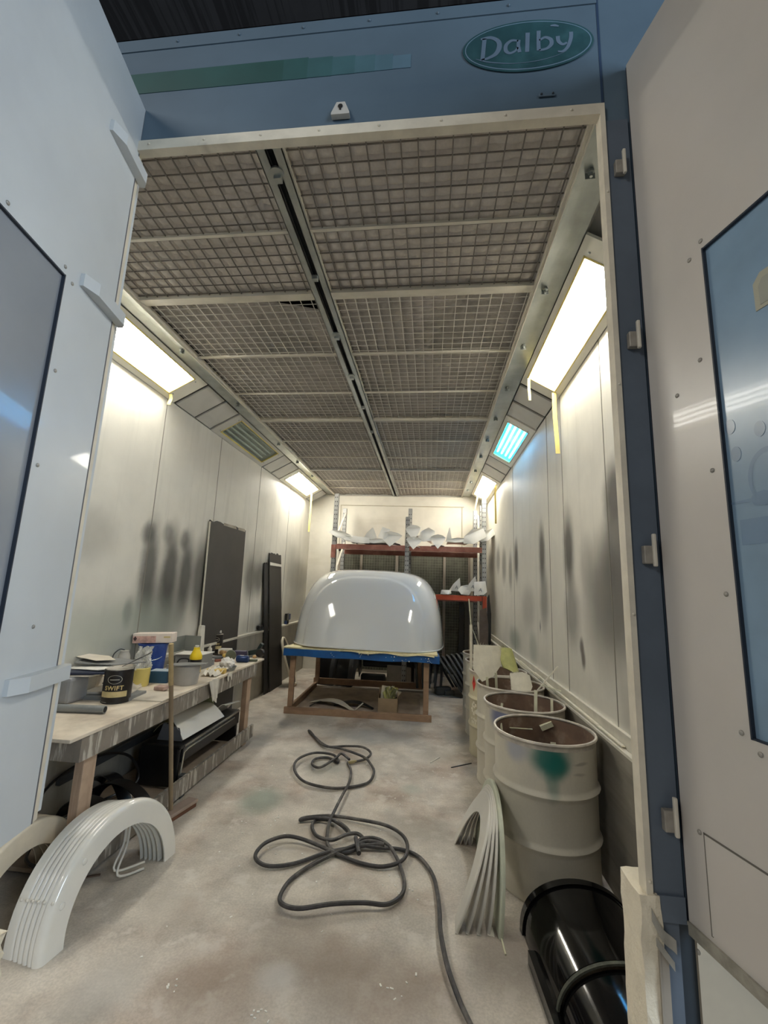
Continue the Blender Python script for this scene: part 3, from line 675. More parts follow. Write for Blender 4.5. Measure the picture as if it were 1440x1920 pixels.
# offcuts in and over the drums
m_fg = paint('fibreglass_pale', (214, 208, 190), .6, noise=.07, nscale=12, bump=.1)
m_fgy = paint('fibreglass_yellow', (176, 176, 112), .6, noise=.15, nscale=12, bump=.3)
m_strip = paint('offcut_strip', (206, 204, 178), .6, noise=.1)
def plate(name, pts, C_, rz, rx, d, mat, label, cat, group=None, curve=0.0, fringe=0):
    """flat offcut: polygon in local xz, turned; stands at C_"""
    M = Matrix.Translation(Vector(C_)) @ Matrix.Rotation(rz, 4, 'Z') @ Matrix.Rotation(rx, 4, 'X')
    bm = bmesh.new(); vs = [bm.verts.new((x, 0, z)) for x, z in pts]; f = bm.faces.new(vs)
    bmesh.ops.triangulate(bm, faces=[f]); bmesh.ops.subdivide_edges(bm, edges=bm.edges[:], cuts=3, use_grid_fill=True)
    for v in bm.verts: v.co.y += curve*(v.co.x**2)*6+.15*curve*v.co.z
    r_ = bmesh.ops.extrude_face_region(bm, geom=bm.faces[:])
    for v in [g for g in r_['geom'] if isinstance(g, bmesh.types.BMVert)]: v.co.y += d
    mb = MB().frombm(bm, M)
    if fringe:
        rn = random.Random(fringe)
        edge = [Vector((pts[i][0]+(pts[i+1][0]-pts[i][0])*t, 0, pts[i][1]+(pts[i+1][1]-pts[i][1])*t)) for i in range(2) for t in [k/22 for k in range(22)]]
        for q in edge:
            e2 = q+V(rn.uniform(-.02, .01), rn.uniform(-.01, .01), rn.uniform(-.005, .022)); mb.beam(M @ q, M @ e2, .0012, .0012)
    return tag(mb.build(name, mat), label, cat, group)
plate('fibreglass_offcut', [(-.13, .0), (-.12, .20), (.11, .20), (.14, .08), (.04, -.05), (-.06, -.10)], (.515, 3.93, .885), .05, -.15, .004, m_fg, 'big pale pointed offcut with a frayed top edge leaning over the third drum', 'offcut', 'fibreglass offcuts on the drums', .3, 5)
plate('fibreglass_offcut', [(-.06, -.05), (-.08, .10), (-.03, .12), (.05, .11), (.07, .0), (.08, -.08), (.02, -.10)], (.70, 3.95, .96), .3, -.3, .02, m_fgy, 'yellow-green fibreglass offcut with a square pocket beside the pale plate', 'offcut', 'fibreglass offcuts on the drums', 1.2, 3)
plate('fibreglass_offcut', [(-.09, -.07), (-.08, .06), (.02, .07), (.085, .05), (.09, -.04), (.06, -.085), (.0, -.09)], (.755, 3.78, .84), .15, -.45, .004, m_fg, 'rounded pale offcut hanging into the third drum', 'offcut', 'fibreglass offcuts on the drums', .4, 9)
def stick(a, b, w, label, mat=None, name='offcut_strip', cat='strip', group='offcut strips in the drums', h=None):
    return tag(MB().beam(a, b, w, h or w*.35).build(name, mat or m_strip), label, cat, group)
stick((.73, 3.25, .30), (.77, 3.36, .86), .022, 'upright yellowish strip standing in the second drum')
stick((.86, 3.3, .30), (.895, 3.42, .79), .018, 'white strip against the right side of the second drum')
stick((.50, 3.25, .60), (.52, 3.28, .775), .016, 'short white strip at the left rim of the second drum')
stick((.52, 3.2, .74), (.47, 3.3, .72), .016, 'tilted white strip at the left rim of the second drum')
stick((.46, 2.80, .30), (.43, 2.86, .72), .02, 'white strip inside the left of the nearest drum')
stick((.50, 2.78, .30), (.455, 2.93, .74), .014, 'thin white strip inside the left of the nearest drum')
stick((.52, 2.99, .70), (.66, 2.99, .70), .010, 'level strip inside the nearest drum near the back')
stick((.66, 2.66, .46), (.66, 2.68, .62), .035, 'short pale stub standing in the nearest drum', h=.02)
stick((.74, 2.80, .25), (.76, 2.90, .66), .03, 'broken pale strip standing in the nearest drum', h=.02)
stick((.72, 3.035, .70), (.79, 3.03, .735), .05, 'crumpled pale scrap on the back rim of the nearest drum', h=.03)
stick((.53, 3.9, .30), (.49, 3.86, .84), .02, 'strip standing in the third drum below the pale plate')
stick((.60, 3.95, .30), (.56, 3.84, .88), .02, 'strip standing in the third drum, centre')
stick((.84, 3.95, .40), (.85, 3.8, .74), .02, 'strip inside the right of the third drum')
stick((.43, 4.62, .5), (.425, 4.60, 1.20), .026, 'white strip sticking up behind the pale plate', m_fg)
stick((.425, 4.60, 1.20), (.405, 4.62, 1.46), .010, 'thin grey rod above the white strip at the fourth drum')
stick((.62, 4.5, .7), (.44, 4.6, 1.16), .008, 'thin rod leaning out of the fourth drum')
stick((.85, 3.65, .80), (1.0, 3.62, .99), .022, 'pale strip sticking out above the third drum to the wall', m_fg)
stick((.86, 3.55, .86), (.99, 3.52, .83), .016, 'level pale strip sticking out towards the wall')
# strips lying on the right ledge
rnd = random.Random(12)
led_l = ['nearest', 'second nearest', 'third nearest', 'fourth nearest', 'fifth nearest', 'sixth nearest', 'seventh nearest']
for k in range(7):
    y = 2.5+.34*k; stick((1.0+rnd.uniform(0, .01), y, .787+.004*(k % 2)), (.992+rnd.uniform(0, .02), y+.9, .79+.012*(k % 2)), .018, '%s pale strip lying along the right wall ledge' % led_l[k], m_fg, 'trim_strip', 'strip', 'pale strips on the right ledge', h=.006)
# ------------------------------------------------------------------ fender arches
m_fw = paint('fender_white', (230, 228, 220), .12, noise=.03, nscale=3, coat=.6)
m_fw2 = paint('fender_white_satin', (214, 210, 200), .4, noise=.05, nscale=3)
m_fc = paint('fender_cream', (208, 198, 178), .45, noise=.1, nscale=5)
m_fb = paint('fender_black', (20, 20, 22), .3, noise=.2, coat=.4)
m_fgr = paint('fender_grey', (66, 68, 70), .5, noise=.15)
def arch_mb(prof, a0, a1, n=40, M=None, flare=0.0):
    """prof closed polygon (x, r) swept about x; angle measured from +y over the top"""
    vs = []; m = len(prof)
    for i in range(n+1):
        a = a0+(a1-a0)*i/n
        for x, r in prof: 
            v = V(x, r*math.cos(a), r*math.sin(a)); vs.append(M @ v if M else v)
    fs = [(i*m+k, i*m+(k+1) % m, (i+1)*m+(k+1) % m, (i+1)*m+k) for i in range(n) for k in range(m)]
    fs += [tuple(range(m))[::-1], tuple(n*m+k for k in range(m))]
    return MB().add(vs, fs, True)
def fprof(ri, ro, w, t=.006, rad=.02):
    """face at x=0 from ri to ro, rounded over into a tread going to x=-w"""
    out = [(0, ri), (0, ro-rad)]+[(-rad+rad*math.cos(b), ro-rad+rad*math.sin(b)) for b in (PI/8, PI/4, 3*PI/8, PI/2)]+[(-w, ro)]
    inn = [(-w, ro-t), (-rad, ro-t)]+[(-rad+(rad-t)*math.cos(b), ro-rad+(rad-t)*math.sin(b)) for b in (3*PI/8, PI/4, PI/8)]+[(-t, ro-rad), (-t, ri)]
    return out+inn
ords = ['first', 'second', 'third', 'fourth', 'fifth', 'sixth', 'seventh']
# stack by the bench: six, standing on the floor
sy, sx = 2.235, -1.50
for k in range(6):
    pr = fprof(.295-.0*k, .398-.004*k, .020 if k < 5 else .05, .006, .012 if k else .03)
    if k == 0: pr = fprof(.295, .40, .035, .007, .028)
    mb = arch_mb(pr, math.radians(0), math.radians(180), 56, Matrix(((1, 0, 0, 0), (0, 1, -.04, 0), (0, 0, 1, 0), (0, 0, 0, 1))) @ Matrix.Diagonal((1, 1.02, 1.06, 1)))
    root = thing('fender', 'glossy white arch fender, %s from right in the stack by the workbench' % ords[k], 'fender', (sx+.030-.026*k-(.012 if k else 0), sy+.012, .0), (0, math.radians(-3), math.radians(-6.5)), 'white fenders stacked by the workbench')
    mb.build('arch', m_fw, root, False)
    if k == 0:
        for a in (152, 128): aa = math.radians(a); MB().sphere((.001, .365*math.cos(aa)-.04*.37*math.sin(aa), .37*math.sin(aa)), .014, 8, (.3, 1, 1)).build('mounting_boss', m_fw, root, False)
    aa = math.radians(150); MB().sphere((-.012, .412*math.cos(aa)-.04*.405*math.sin(aa), .405*math.sin(aa)), .006, 6).build('lug', m_fw2, root, False)
# cream fenders behind the left door
for k in range(4):
    root = thing('fender', 'dusty cream fender, %s from the right, behind the glossy stack by the left door' % ords[k], 'fender', (-1.82-.05*k, 2.03, 0), (0, 0, math.radians(6)), 'cream fenders behind the glossy stack')
    arch_mb(fprof(.29, .40, .036, .006, .014), 0, PI, 40).build('arch', m_fc, root, False)
# small white bracket between the fenders
r = thing('bracket', 'thin white L shaped double bracket lying inside the glossy fender arch', 'bracket', (-1.58, 2.36, 0))
for o_ in (0, .02):
    MB().tube(spline([(-1.60-o_, 2.44, .30), (-1.585-o_, 2.42, .15), (-1.58-o_, 2.36, .03+o_), (-1.50-o_*.6, 2.46+o_, .012+o_)], 6), .006, 6).build('bent_strip', m_fw2, r)
# stack leaning by the nearest drum
for k in range(5):
    m_ = m_fw2 if k < 4 else paint('fender_greenish', (196, 200, 180), .5, noise=.12, nscale=6)
    root = thing('fender', 'white arch fender, %s from left in the stack leaning by the nearest drum' % ords[k], 'fender', (.165+.040*k, 2.70+.004*k, 0.0), (0, math.radians(24-4.5*k), math.radians(-3+1.2*k)), 'white fenders leaning beside the nearest drum')
    pr = fprof(.30, .405, .013, .005, .010) if k < 4 else fprof(.27, .425, .02, .006, .01)
    M = Matrix.Diagonal((-1, 1, 1.12, 1))
    arch_mb(pr, math.radians(0), math.radians(180), 48, M).build('arch', m_, root, False)
    if k < 4:
        aa = math.radians(130); MB().sphere((0.006, .40*math.cos(aa), .40*math.sin(aa)), .008, 6).build('lug', m_, root, False)
        MB().box(0, .05, -.41, -.35, 0, .006).build('foot_tab', m_, root, False)
# black mudguard, front right
m_blk = paint('gloss_black', (7, 7, 8), .10, noise=.2, coat=.25, spec=.35)
r = thing('mudguard', 'glossy black stepped truck mudguard on the floor beside the polystyrene block', 'mudguard', (.728, 2.05, 0), (0, 0, math.radians(4)))
def mudg(x0, x1, R, sq, mb):
    def fn(u, v):
        a = PI*u; return (R*math.cos(a)*1.0, x0+(x1-x0)*v, max(0, sq*math.sin(a)**.8))
    return mb.grid(fn, 36, 8, True, .008)
mudg(.30, .34, .25, .215, MB()).build('far_lip', m_blk, r, False)
mudg(-.10, .31, .241, .206, MB()).build('shell', m_blk, r, False)
mudg(-.36, -.12, .228, .19, MB()).build('near_shell', m_blk, r, False)
mudg(-.40, -.35, .238, .212, MB()).build('near_lip', m_blk, r, False)
mudg(-.120, -.106, .243, .208, MB()).build('dusty_ridge', paint('dusty_black', (70, 72, 62), .7, noise=.4, nscale=30), r, False)
for s_, e_ in ((-1, .275), (1, .24)): MB().box(*sorted((s_*.222, s_*e_)), -.36, .15, 0, .05).build('side_flange', m_blk, r, False)
# ------------------------------------------------------------------ hose
m_hose = paint('hose_rubber', (64, 62, 62), .6, noise=.25, nscale=20, tint2=(104, 100, 96), t2scale=9)
far = [(655, 1427), (640, 1418), (628, 1428), (600, 1444), (585, 1436), (592, 1424), (615, 1421), (634, 1430), (625, 1418), (590, 1416), (560, 1428), (551, 1446), (568, 1468), (610, 1478), (650, 1477), (690, 1468), (701, 1450), (694, 1436), (680, 1424), (640, 1409), (612, 1402), (592, 1385), (579, 1371), (583, 1373), (600, 1395), (618, 1404), (650, 1404), (680, 1406), (695, 1416), (685, 1425), (660, 1430), (652, 1431),
       (658, 1446), (655, 1470), (643, 1495), (628, 1525), (617, 1550), (613, 1580), (622, 1594), (645, 1599), (672, 1592), (682, 1580), (670, 1571), (650, 1573), (622, 1582), (595, 1572), (585, 1552), (592, 1538), (615, 1536), (640, 1552), (655, 1570), (648, 1560), (625, 1545), (590, 1538), (563, 1539), (575, 1533), (620, 1531), (670, 1540), (720, 1553), (752, 1572), (764, 1595), (755, 1618), (720, 1627), (680, 1620), (640, 1606), (600, 1590), (560, 1578), (530, 1577), (495, 1590), (478, 1612), (500, 1626), (550, 1620), (610, 1600), (650, 1594), (700, 1590), (720, 1592)]
near = [(720, 1592), (690, 1585), (665, 1592), (630, 1602), (580, 1625), (545, 1650), (526, 1680), (528, 1702), (560, 1714), (620, 1706), (680, 1701), (725, 1700), (752, 1680), (758, 1655), (748, 1620), (730, 1592), (705, 1580), (680, 1581), (672, 1588), (700, 1592), (750, 1594), (785, 1607), (810, 1640), (820, 1680), (824, 1720), (826, 1760), (838, 1820), (860, 1880), (885, 1930), (900, 1960)]
pts = []
for i, (x, y) in enumerate(far+near[1:]):
    pts.append(atZ(x, y, .013)+V(0, 0, .0))
pts = spline(pts, 7)
pts = [p+V(0, 0, .013+.012*math.sin(i*.11)) if True else p for i, p in enumerate(pts)]
for p in pts: p.z = max(p.z, .012)
hz = thing('air_hose', 'long dark rubber air hose coiled in loops down the middle of the floor', 'hose', (-.6, 3.2, 0))
MB().tube(pts, .0105, 8).build('hose_line', m_hose, hz)
p0 = atZ(652, 1430, .02); p1 = atZ(668, 1427, .02); MB().tube([p0, (p0+p1)/2, p1], [.011, .014, .011], 8).build('brass_coupling', paint('brass_dull', (170, 158, 120), .35, metal=.7), hz)
p0 = atZ(667, 1570, .035); p1 = atZ(673, 1600, .035); MB().tube([p0, p1], .013, 8).build('hose_tie', m_hose, hz)
# ------------------------------------------------------------------ floor litter
rnd = random.Random(21); mb = MB()
cl = [(735, 1660), (725, 1625), (620, 1480), (705, 1455), (760, 1680), (580, 1620), (480, 1900), (860, 1420), (520, 1540), (330, 1850), (730, 1860), (760, 1500)]
for i in range(150):
    if i < 80: cx, cy = cl[i % len(cl)]; p = atZ(cx+rnd.gauss(0, 14), cy+rnd.gauss(0, 10))
    else: p = V(rnd.uniform(-1.4, .35), rnd.uniform(1.95, 5.0), 0)
    a = rnd.uniform(0, PI); l = rnd.uniform(.002, .008); w = rnd.uniform(.0015, .004)
    M = Matrix.Translation((p.x, p.y, .0005)) @ Matrix.Rotation(a, 4, 'Z'); mb.box(-l, l, -w, w, 0, .002, M)
tag(mb.build('floor_litter', paint('white_chip', (232, 230, 222), .6)), 'tiny white chips scattered over the concrete floor', 'litter', kind='stuff')
def fstick(a, b, w, label, m=None): 
    A = atZ(*a, .004); B = atZ(*b, .004); return stick(A, B, w, label, m, 'floor_stick', 'stick', None, h=.006)
fstick((807, 1430), (824, 1420), .008, 'short white stick on the floor between hose and drums', m_fw2)
fstick((846, 1439), (884, 1431), .008, 'thin dark stick on the floor at the foot of the drums', m_fgr)
fstick((130, 1650), (188, 1640), .012, 'thin brown strip on the floor behind the glossy fender stack', paint('brown_strip', (110, 90, 74), .8))
fstick((925, 1700), (948, 1790), .006, 'thin pale rod on the floor between leaning fenders and black mudguard', m_strip)
# ------------------------------------------------------------------ workbench
m_top = paint('bench_top_dusty', (212, 200, 182), .7, noise=.1, nscale=6, tint2=(186, 172, 154), t2scale=4)
m_apron = paint('bench_apron_dripped', (128, 120, 110), .7, noise=.12, nscale=7, streak=((30, 30, 4), (206, 200, 188), .52, .64, .75))
m_leg = paint('bench_leg_wood', (176, 152, 130), .7, noise=.12, nscale=9, streak=((20, 20, 1.5), (140, 112, 92), .5, .7, .5))
BX, BT = -1.70, .77
b = thing('workbench', 'long wooden workbench with a dripped paint apron along the left wall', 'workbench', (-2.02, 3.25, 0))
MB().bbox(XL+.04, BX, 2.05, 4.52, BT-.018, BT, .003).build('bench_top', m_top, b)
MB().box(BX-.045, BX-.012, 2.14, 4.36, BT-.135, BT-.019).build('front_apron', m_apron, b)
MB().box(XL+.08, BX-.046, 2.14, 2.175, BT-.135, BT-.019).build('end_apron', m_apron, b)
MB().box(XL+.08, BX-.046, 4.32, 4.355, BT-.135, BT-.019).build('end_apron', m_apron, b)
for y in (2.27, 4.30):
    for x in (BX-.10, XL+.12):
        MB().bbox(x, x+.05, y-.045, y+.045, 0, BT-.02-.0, .003).build('leg', m_leg, b)
MB().box(BX-.05, BX-.028, 2.2, 4.44, .035, .15).build('lower_rail', m_apron, b)
MB().box(XL+.06, BX-.052, 2.3, 4.28, .03, .05).build('lower_shelf', paint('shelf_board', (150, 134, 116), .8, noise=.15), b)
MB().box(BX-.085, BX-.05, 3.22, 3.27, 0, .15).build('rail_foot', m_fgr, b)
# squeegee broom
r = thing('broom', 'long wooden handled floor broom standing against the bench edge', 'broom', (-1.66, 2.98, 0))
m_pole = paint('pole_wood', (150, 132, 106), .6, noise=.12, streak=((10, 10, 2), (110, 92, 76), .5, .7, .5))
MB().tube([(-1.672, 2.97, .05), (-1.668, 2.85, .62), (-1.662, 2.735, 1.13)], .0145, 10).build('handle', m_pole, r)
MB().tube([(-1.6645, 2.79, .87), (-1.662, 2.735, 1.135)], .0155, 10).build('upper_sleeve', paint('sleeve_tan', (170, 150, 110), .6, noise=.15), r)
M = Matrix.Translation((-1.65, 2.985, 0)) @ Matrix.Rotation(math.radians(78), 4, 'Z')
MB().bbox(-.17, .17, -.04, .04, .028, .05, .004, M).build('head', paint('head_wood', (158, 140, 128), .7, noise=.1), r)
MB().bbox(-.165, .165, -.033, .033, 0, .029, .003, M).build('bristle_block', paint('head_brown', (112, 76, 56), .8, noise=.15), r)
# ---- things on the bench
def onb(px, py): p = atZ(px, py, BT); return p.x, p.y
def can(mb, x, y, z, R, h):
    return mb.lathe([(1e-4, .001), (R-.003, 0), (R, .003), (R, .006), (R-.002, .008), (R-.002, h-.008), (R, h-.006), (R, h-.002), (R-.002, h), (R-.010, h-.001), (R-.012, h-.006), (1e-4, h-.006)], (x, y, z), 40)
m_tin = paint('tin_black', (24, 20, 20), .35, noise=.1)
m_lid = paint('tin_lid', (196, 188, 176), .4, metal=.3, noise=.2)
m_gold = paint('tin_gold', (196, 178, 130), .4, noise=.12, nscale=30)
m_goldt = paint('gold_print', (206, 184, 128), .4)
def paint_tin(x, y, R, h, label, rz):
    r = thing('paint_tin', label, 'tin', (x, y, BT), (0, 0, 0), 'black paint tins on the workbench')
    can(MB(), 0, 0, 0, R, h).build('body', m_tin, r, False)
    MB().lathe([(1e-4, h-.004), (R-.006, h-.004), (R-.005, h+.002), (R-.012, h+.002), (R-.014, h-.003), (1e-4, h-.003)], (0, 0, 0), 32).build('lid', m_lid, r, False)
    def bend(s0=0.0, R2=R+.0006): return lambda v: V((R2+v.z)*math.sin((v.x+s0)/R), -(R2+v.z)*math.cos((v.x+s0)/R), v.y)
    def at(z): return Matrix.Rotation(rz, 4, 'Z') @ Matrix.Translation((0, 0, z))
    text_mb('SWIFT', .036 if R > .08 else .028, at(h*.47), .0004, 0, .0008, 1.1, bend()).build('name_print', m_goldt, r, False)
    def band(z0, z1, a0, a1, m, nm, R2=R+.0005):
        mb = MB(); n = 24
        vs = [V(R2*math.sin(a0+(a1-a0)*i/n), -R2*math.cos(a0+(a1-a0)*i/n), z) for z in (z0, z1) for i in range(n+1)]
        mb.add([Matrix.Rotation(rz, 4, 'Z') @ v for v in vs], [(i, i+1, n+2+i, n+1+i) for i in range(n)], True); mb.build(nm, m, r, False)
    band(h*.20, h*.37, -1.0, .95, m_gold, 'gold_band')
    band(h*.715, h*.735, -.32, .32, m_rail, 'maker_print'); band(h*.05, h*.06, -.9, -.4, m_rail, 'small_print')
    # oval outline
    n = 40; R2 = R+.0007; mb = MB(); vs = []
    for rr in (1.0, .93):
        for i in range(n): a = 2*PI*i/n; vs.append(V(R2*math.sin(.5*rr*math.cos(a)), -R2*math.cos(.5*rr*math.cos(a)), h*.73+h*.13*rr*math.sin(a)))
    mb.add([Matrix.Rotation(rz, 4, 'Z') @ v for v in vs], [(i, (i+1) % n, n+(i+1) % n, n+i) for i in range(n)]); mb.build('oval_mark', m_rail, r, False)
    return r
x, y = onb(211, 1322); x -= .045
paint_tin(x, y+.085, .084, .20, 'large black paint tin with gold lettering near the front of the bench', math.radians(22))
tx, ty = x, y+.085
# scraper on the tin
r = thing('paint_scraper', 'black bladed filling knife lying across the front paint tin', 'scraper', (tx, ty, BT+.202))
MB().prism([(-.0, -.01), (.03, -.035), (.18, -.055), (.18, .045), (.03, .012)], Matrix.Translation((tx+.0, ty+.02, BT+.207)) @ Matrix.Rotation(math.radians(25), 4, 'Z') @ Matrix.Rotation(math.radians(-28), 4, 'Y'), .003).build('blade', m_fb, r)
x, y = onb(400, 1222)
paint_tin(x+.02, y-.0, .075, .19, 'smaller black paint tin at the back end of the bench against the dark board', math.radians(25))
q = thing('paint_brush', 'white brush handle lying on top of the rear paint tin', 'brush', (x+.02, y, BT+.192)); MB().tube([(x-.04, y-.02, BT+.197), (x+.06, y+.03, BT+.215)], [.008, .016], 8).build('handle', m_fw2, q)
# grey pipe
p0 = V(*onb(80, 1334), BT+.022); p1 = V(*onb(196, 1338), BT+.022)
r = thing('grey_pipe', 'short grey plastic pipe lying at the near end of the bench', 'pipe', ((p0.x+p1.x)/2, p0.y, BT))
MB().tube([p0, p1], .0215, 20).build('pipe_wall', paint('pvc_grey', (128, 130, 128), .4, noise=.1), r)
MB().tube([p1-(p1-p0).normalized()*.001, p1+(p1-p0).normalized()*.0008], .017, 20).build('bore', paint('bore_dark', (30, 30, 30), .8), r)
# grey bracket pot at the near end behind the pipe
r = thing('grey_tub', 'grey plastic tub below a pile of scrap sheets at the near end', 'tub', (-2.26, 2.62, BT))
MB().bbox(-2.36, -2.18, 2.56, 2.72, BT, BT+.155, .02).build('tub_body', paint('tub_grey', (140, 140, 140), .45, noise=.08), r)
m_sh = [paint('scrap_cream', (208, 198, 182), .6, noise=.08), paint('scrap_grey', (128, 128, 126), .6, noise=.1), paint('scrap_navy', (46, 52, 70), .5, noise=.1), paint('scrap_white', (226, 222, 212), .6)]
def flat(poly, z, rz, c, m, label, d=.003, name='scrap_sheet', cat='sheet', tilt=(0, 0), grp='scrap sheets at the near end of the bench'):
    M = Matrix.Translation((*c, z)) @ Matrix.Rotation(rz, 4, 'Z') @ Matrix.Rotation(tilt[0], 4, 'X') @ Matrix.Rotation(tilt[1], 4, 'Y')
    return tag(MB().prism(poly, M, d).build(name, m), label, cat, grp)
Z0 = BT+.157
flat([(-.13, -.08), (.12, -.06), (.14, .07), (-.1, .09)], Z0, .1, (-2.24, 2.66), m_sh[0], 'cream sheet lowest on the grey tub')
flat([(-.10, -.06), (.17, -.07), (.10, .03), (-.12, .05)], Z0+.009, .35, (-2.2, 2.68), m_sh[2], 'narrow navy sheet on the grey tub', .012)
flat([(-.12, -.05), (.10, -.07), (.20, .0), (.05, .08), (-.14, .06)], Z0+.03, .0, (-2.2, 2.74), m_sh[3], 'white pointed sheet on the grey tub', tilt=(.05, -.03))
flat([(-.16, -.08), (.1, -.09), (.25, .03), (.05, .1), (-.18, .08)], Z0+.05, .2, (-2.18, 2.84), m_sh[1], 'grey pointed sheet high in the pile by the left door', .006, tilt=(.04, .02))
flat([(-.12, -.06), (.06, -.08), (.14, .0), (.02, .07), (-.13, .05)], Z0+.075, -.1, (-2.24, 2.84), m_sh[0], 'topmost cream sheet of the pile by the left door', tilt=(.02, .05))
flat([(-.14, -.10), (.16, -.10), (.16, .10), (-.14, .10)], BT+.0005, .1, (-2.06, 2.80), m_sh[1], 'dark edged flat sheet between grey pipe and paint tin', .022)
flat([(-.15, -.1), (.14, -.09), (.13, .1), (-.14, .1)], BT+.024, .2, (-2.10, 2.86), m_sh[0], 'cream sheet on the dark edged one left of the paint tin', .012)
flat([(-.16, -.10), (.16, -.12), (.18, .12), (-.14, .12)], BT+.0005, .08, (-1.86, 2.86), m_sh[0], 'thin pale board lying flat right of the front paint tin', .006)
# perforated board leaning on the wall
r = thing('perforated_board', 'cream perforated board leaning behind the scrap pile', 'board', (-2.2, 3.05, BT))
M = Matrix.Translation((-2.2, 3.02, BT+.002)) @ Matrix.Rotation(.35, 4, 'Z') @ Matrix.Rotation(math.radians(66), 4, 'X')
MB().prism([(-.15, 0), (.15, 0), (.13, .17), (-.13, .19)], M, .006).build('board', m_sh[0], r)
hm = MB(); rnd = random.Random(3)
for i in range(5):
    for j_ in range(3): hm.cyl((0, 0, 0), .005, .0075, 8, M=M @ Matrix.Translation((-.1+i*.05, .03+j_*.045, -.0005)))
hm.build('holes', paint('hole_brown', (70, 60, 52), .8), r)
# dome lid behind
r = thing('jar', 'small white domed jar with wire loop against the left wall', 'jar', (-2.29, 3.10, BT+.0))
MB().lathe([(1e-4, 0), (.05, 0), (.055, .05), (.04, .20), (.028, .225), (.03, .235), (1e-4, .24)], (-2.27, 3.14, BT), 20).build('jar_body', paint('jar_grey', (176, 172, 164), .5, noise=.1), r)
MB().tube(spline([(-2.32, 3.1, BT+.12), (-2.33, 3.1, BT+.2), (-2.30, 3.12, BT+.245), (-2.27, 3.14, BT+.24)], 5), .004, 6).build('wire_loop', m_fgr, r)
# yellow tub with plastic bag
x, y = onb(262, 1289); y += .05; x -= .04
r = thing('yellow_tub', 'yellow tub with a crumpled clear plastic bag rising from it', 'tub', (x, y, BT))
MB().lathe([(1e-4, 0), (.056, 0), (.06, .01), (.064, .12), (.067, .125), (.064, .13), (.05, .128)], (x, y, BT), 28).build('tub_wall', paint('tub_yellow', (222, 204, 120), .5, noise=.06), r)
rnd = random.Random(8)
def bagfn(u, v):
    a = 2*PI*u; rr = (.05+.012*math.sin(3*a+v*5)+.008*math.sin(7*a-v*9))*(1-.25*v)+.004*math.sin(23*a+v*31)
    return (x+rr*math.cos(a)+.02*v, y+rr*math.sin(a), BT+.12+.15*v+.01*math.sin(4*a)*v)
MB().grid(bagfn, 60, 24, True).build('plastic_bag', paint('bag_milky', (222, 220, 212), .35, noise=.15, nscale=14, alpha=.8), r)
# blue bucket with a carton on it
x, y = -2.215, 3.40
r = thing('blue_bucket', 'blue plastic bucket with wire handle at the back of the bench', 'bucket', (x, y, BT))
MB().lathe([(1e-4, 0), (.084, 0), (.088, .01), (.104, .25), (.111, .25), (.112, .262), (.104, .264), (.098, .25), (.084, .02), (1e-4, .015)], (x, y, BT), 36).build('bucket_wall', paint('bucket_blue', (34, 66, 140), .45, noise=.15, nscale=7, tint2=(60, 88, 150), t2scale=9), r)
MB().tube([(x+.111*math.sin(t), y-.04-.078*math.cos(t), BT+.25-.11*math.cos(t*.5)) for t in [-1.5+3.0*i/14 for i in range(15)]], .002, 6).build('wire_handle', m_galv, r)
r = thing('carton', 'long pink and white printed carton lying across the blue bucket', 'box', (x-.02, y, BT+.266))
M = Matrix.Translation((x+.0, y+.01, BT+.267)) @ Matrix.Rotation(math.radians(12), 4, 'Z') @ Matrix.Rotation(math.radians(-2), 4, 'Y')
MB().bbox(-.15, .15, -.06, .06, 0, .075, .004, M).build('carton_body', paint('carton_white', (226, 212, 200), .6, noise=.08), r)
MB().box(-.145, .03, -.0612, -.0602, .003, .055, M).box(-.1512, -.1502, -.05, .05, .006, .068, M).build('pink_print', paint('carton_pink', (198, 160, 148), .6, noise=.25, nscale=30), r)
MB().prism([(0, -.02), (.014, 0), (0, .02), (-.014, 0)], M @ Matrix.Translation((-.128, -.0605, .036)) @ RX, .0015).build('dark_diamond', paint('print_dark', (60, 40, 44), .6), r)
MB().box(.09, .14, -.0612, -.0602, .04, .052, M).build('yellow_print', m_goldt, r)
# blue box
x, y = -2.02, 3.24
r = thing('blue_box', 'teal blue carton on the bench half hidden by the broom handle', 'box', (x, y, BT))
M = Matrix.Translation((x-.02, y+.03, BT)) @ Matrix.Rotation(math.radians(8), 4, 'Z')
MB().bbox(-.07, .07, -.05, .05, 0, .085, .004, M).build('box_body', paint('box_teal', (44, 84, 112), .5, noise=.15), r)
MB().box(-.066, .066, -.046, .046, .085, .087, M).build('box_top', paint('box_pale', (168, 180, 190), .6, noise=.1), r)
# grey basin with a sheet on top
x, y = onb(345, 1286)
x -= .03
r = thing('grey_basin', 'round grey basin in front of the yellow capped bottle', 'basin', (x, y+.06, BT))
MB().lathe([(1e-4, 0), (.082, 0), (.086, .008), (.097, .13), (.101, .132), (.100, .138), (.094, .138), (.082, .02), (1e-4, .018)], (x, y+.07, BT), 36).build('basin_wall', paint('basin_grey', (172, 170, 166), .45, noise=.08), r)
flat([(-.13, -.08), (-.02, -.12), (.14, -.04), (.13, .06), (-.04, .09), (-.14, .03)], BT+.142, .2, (x+.01, y+.06), m_sh[1], 'grey pointed sheet lying over the round basin', .006, 'cover_sheet', 'sheet', (-.06, -.03), None)
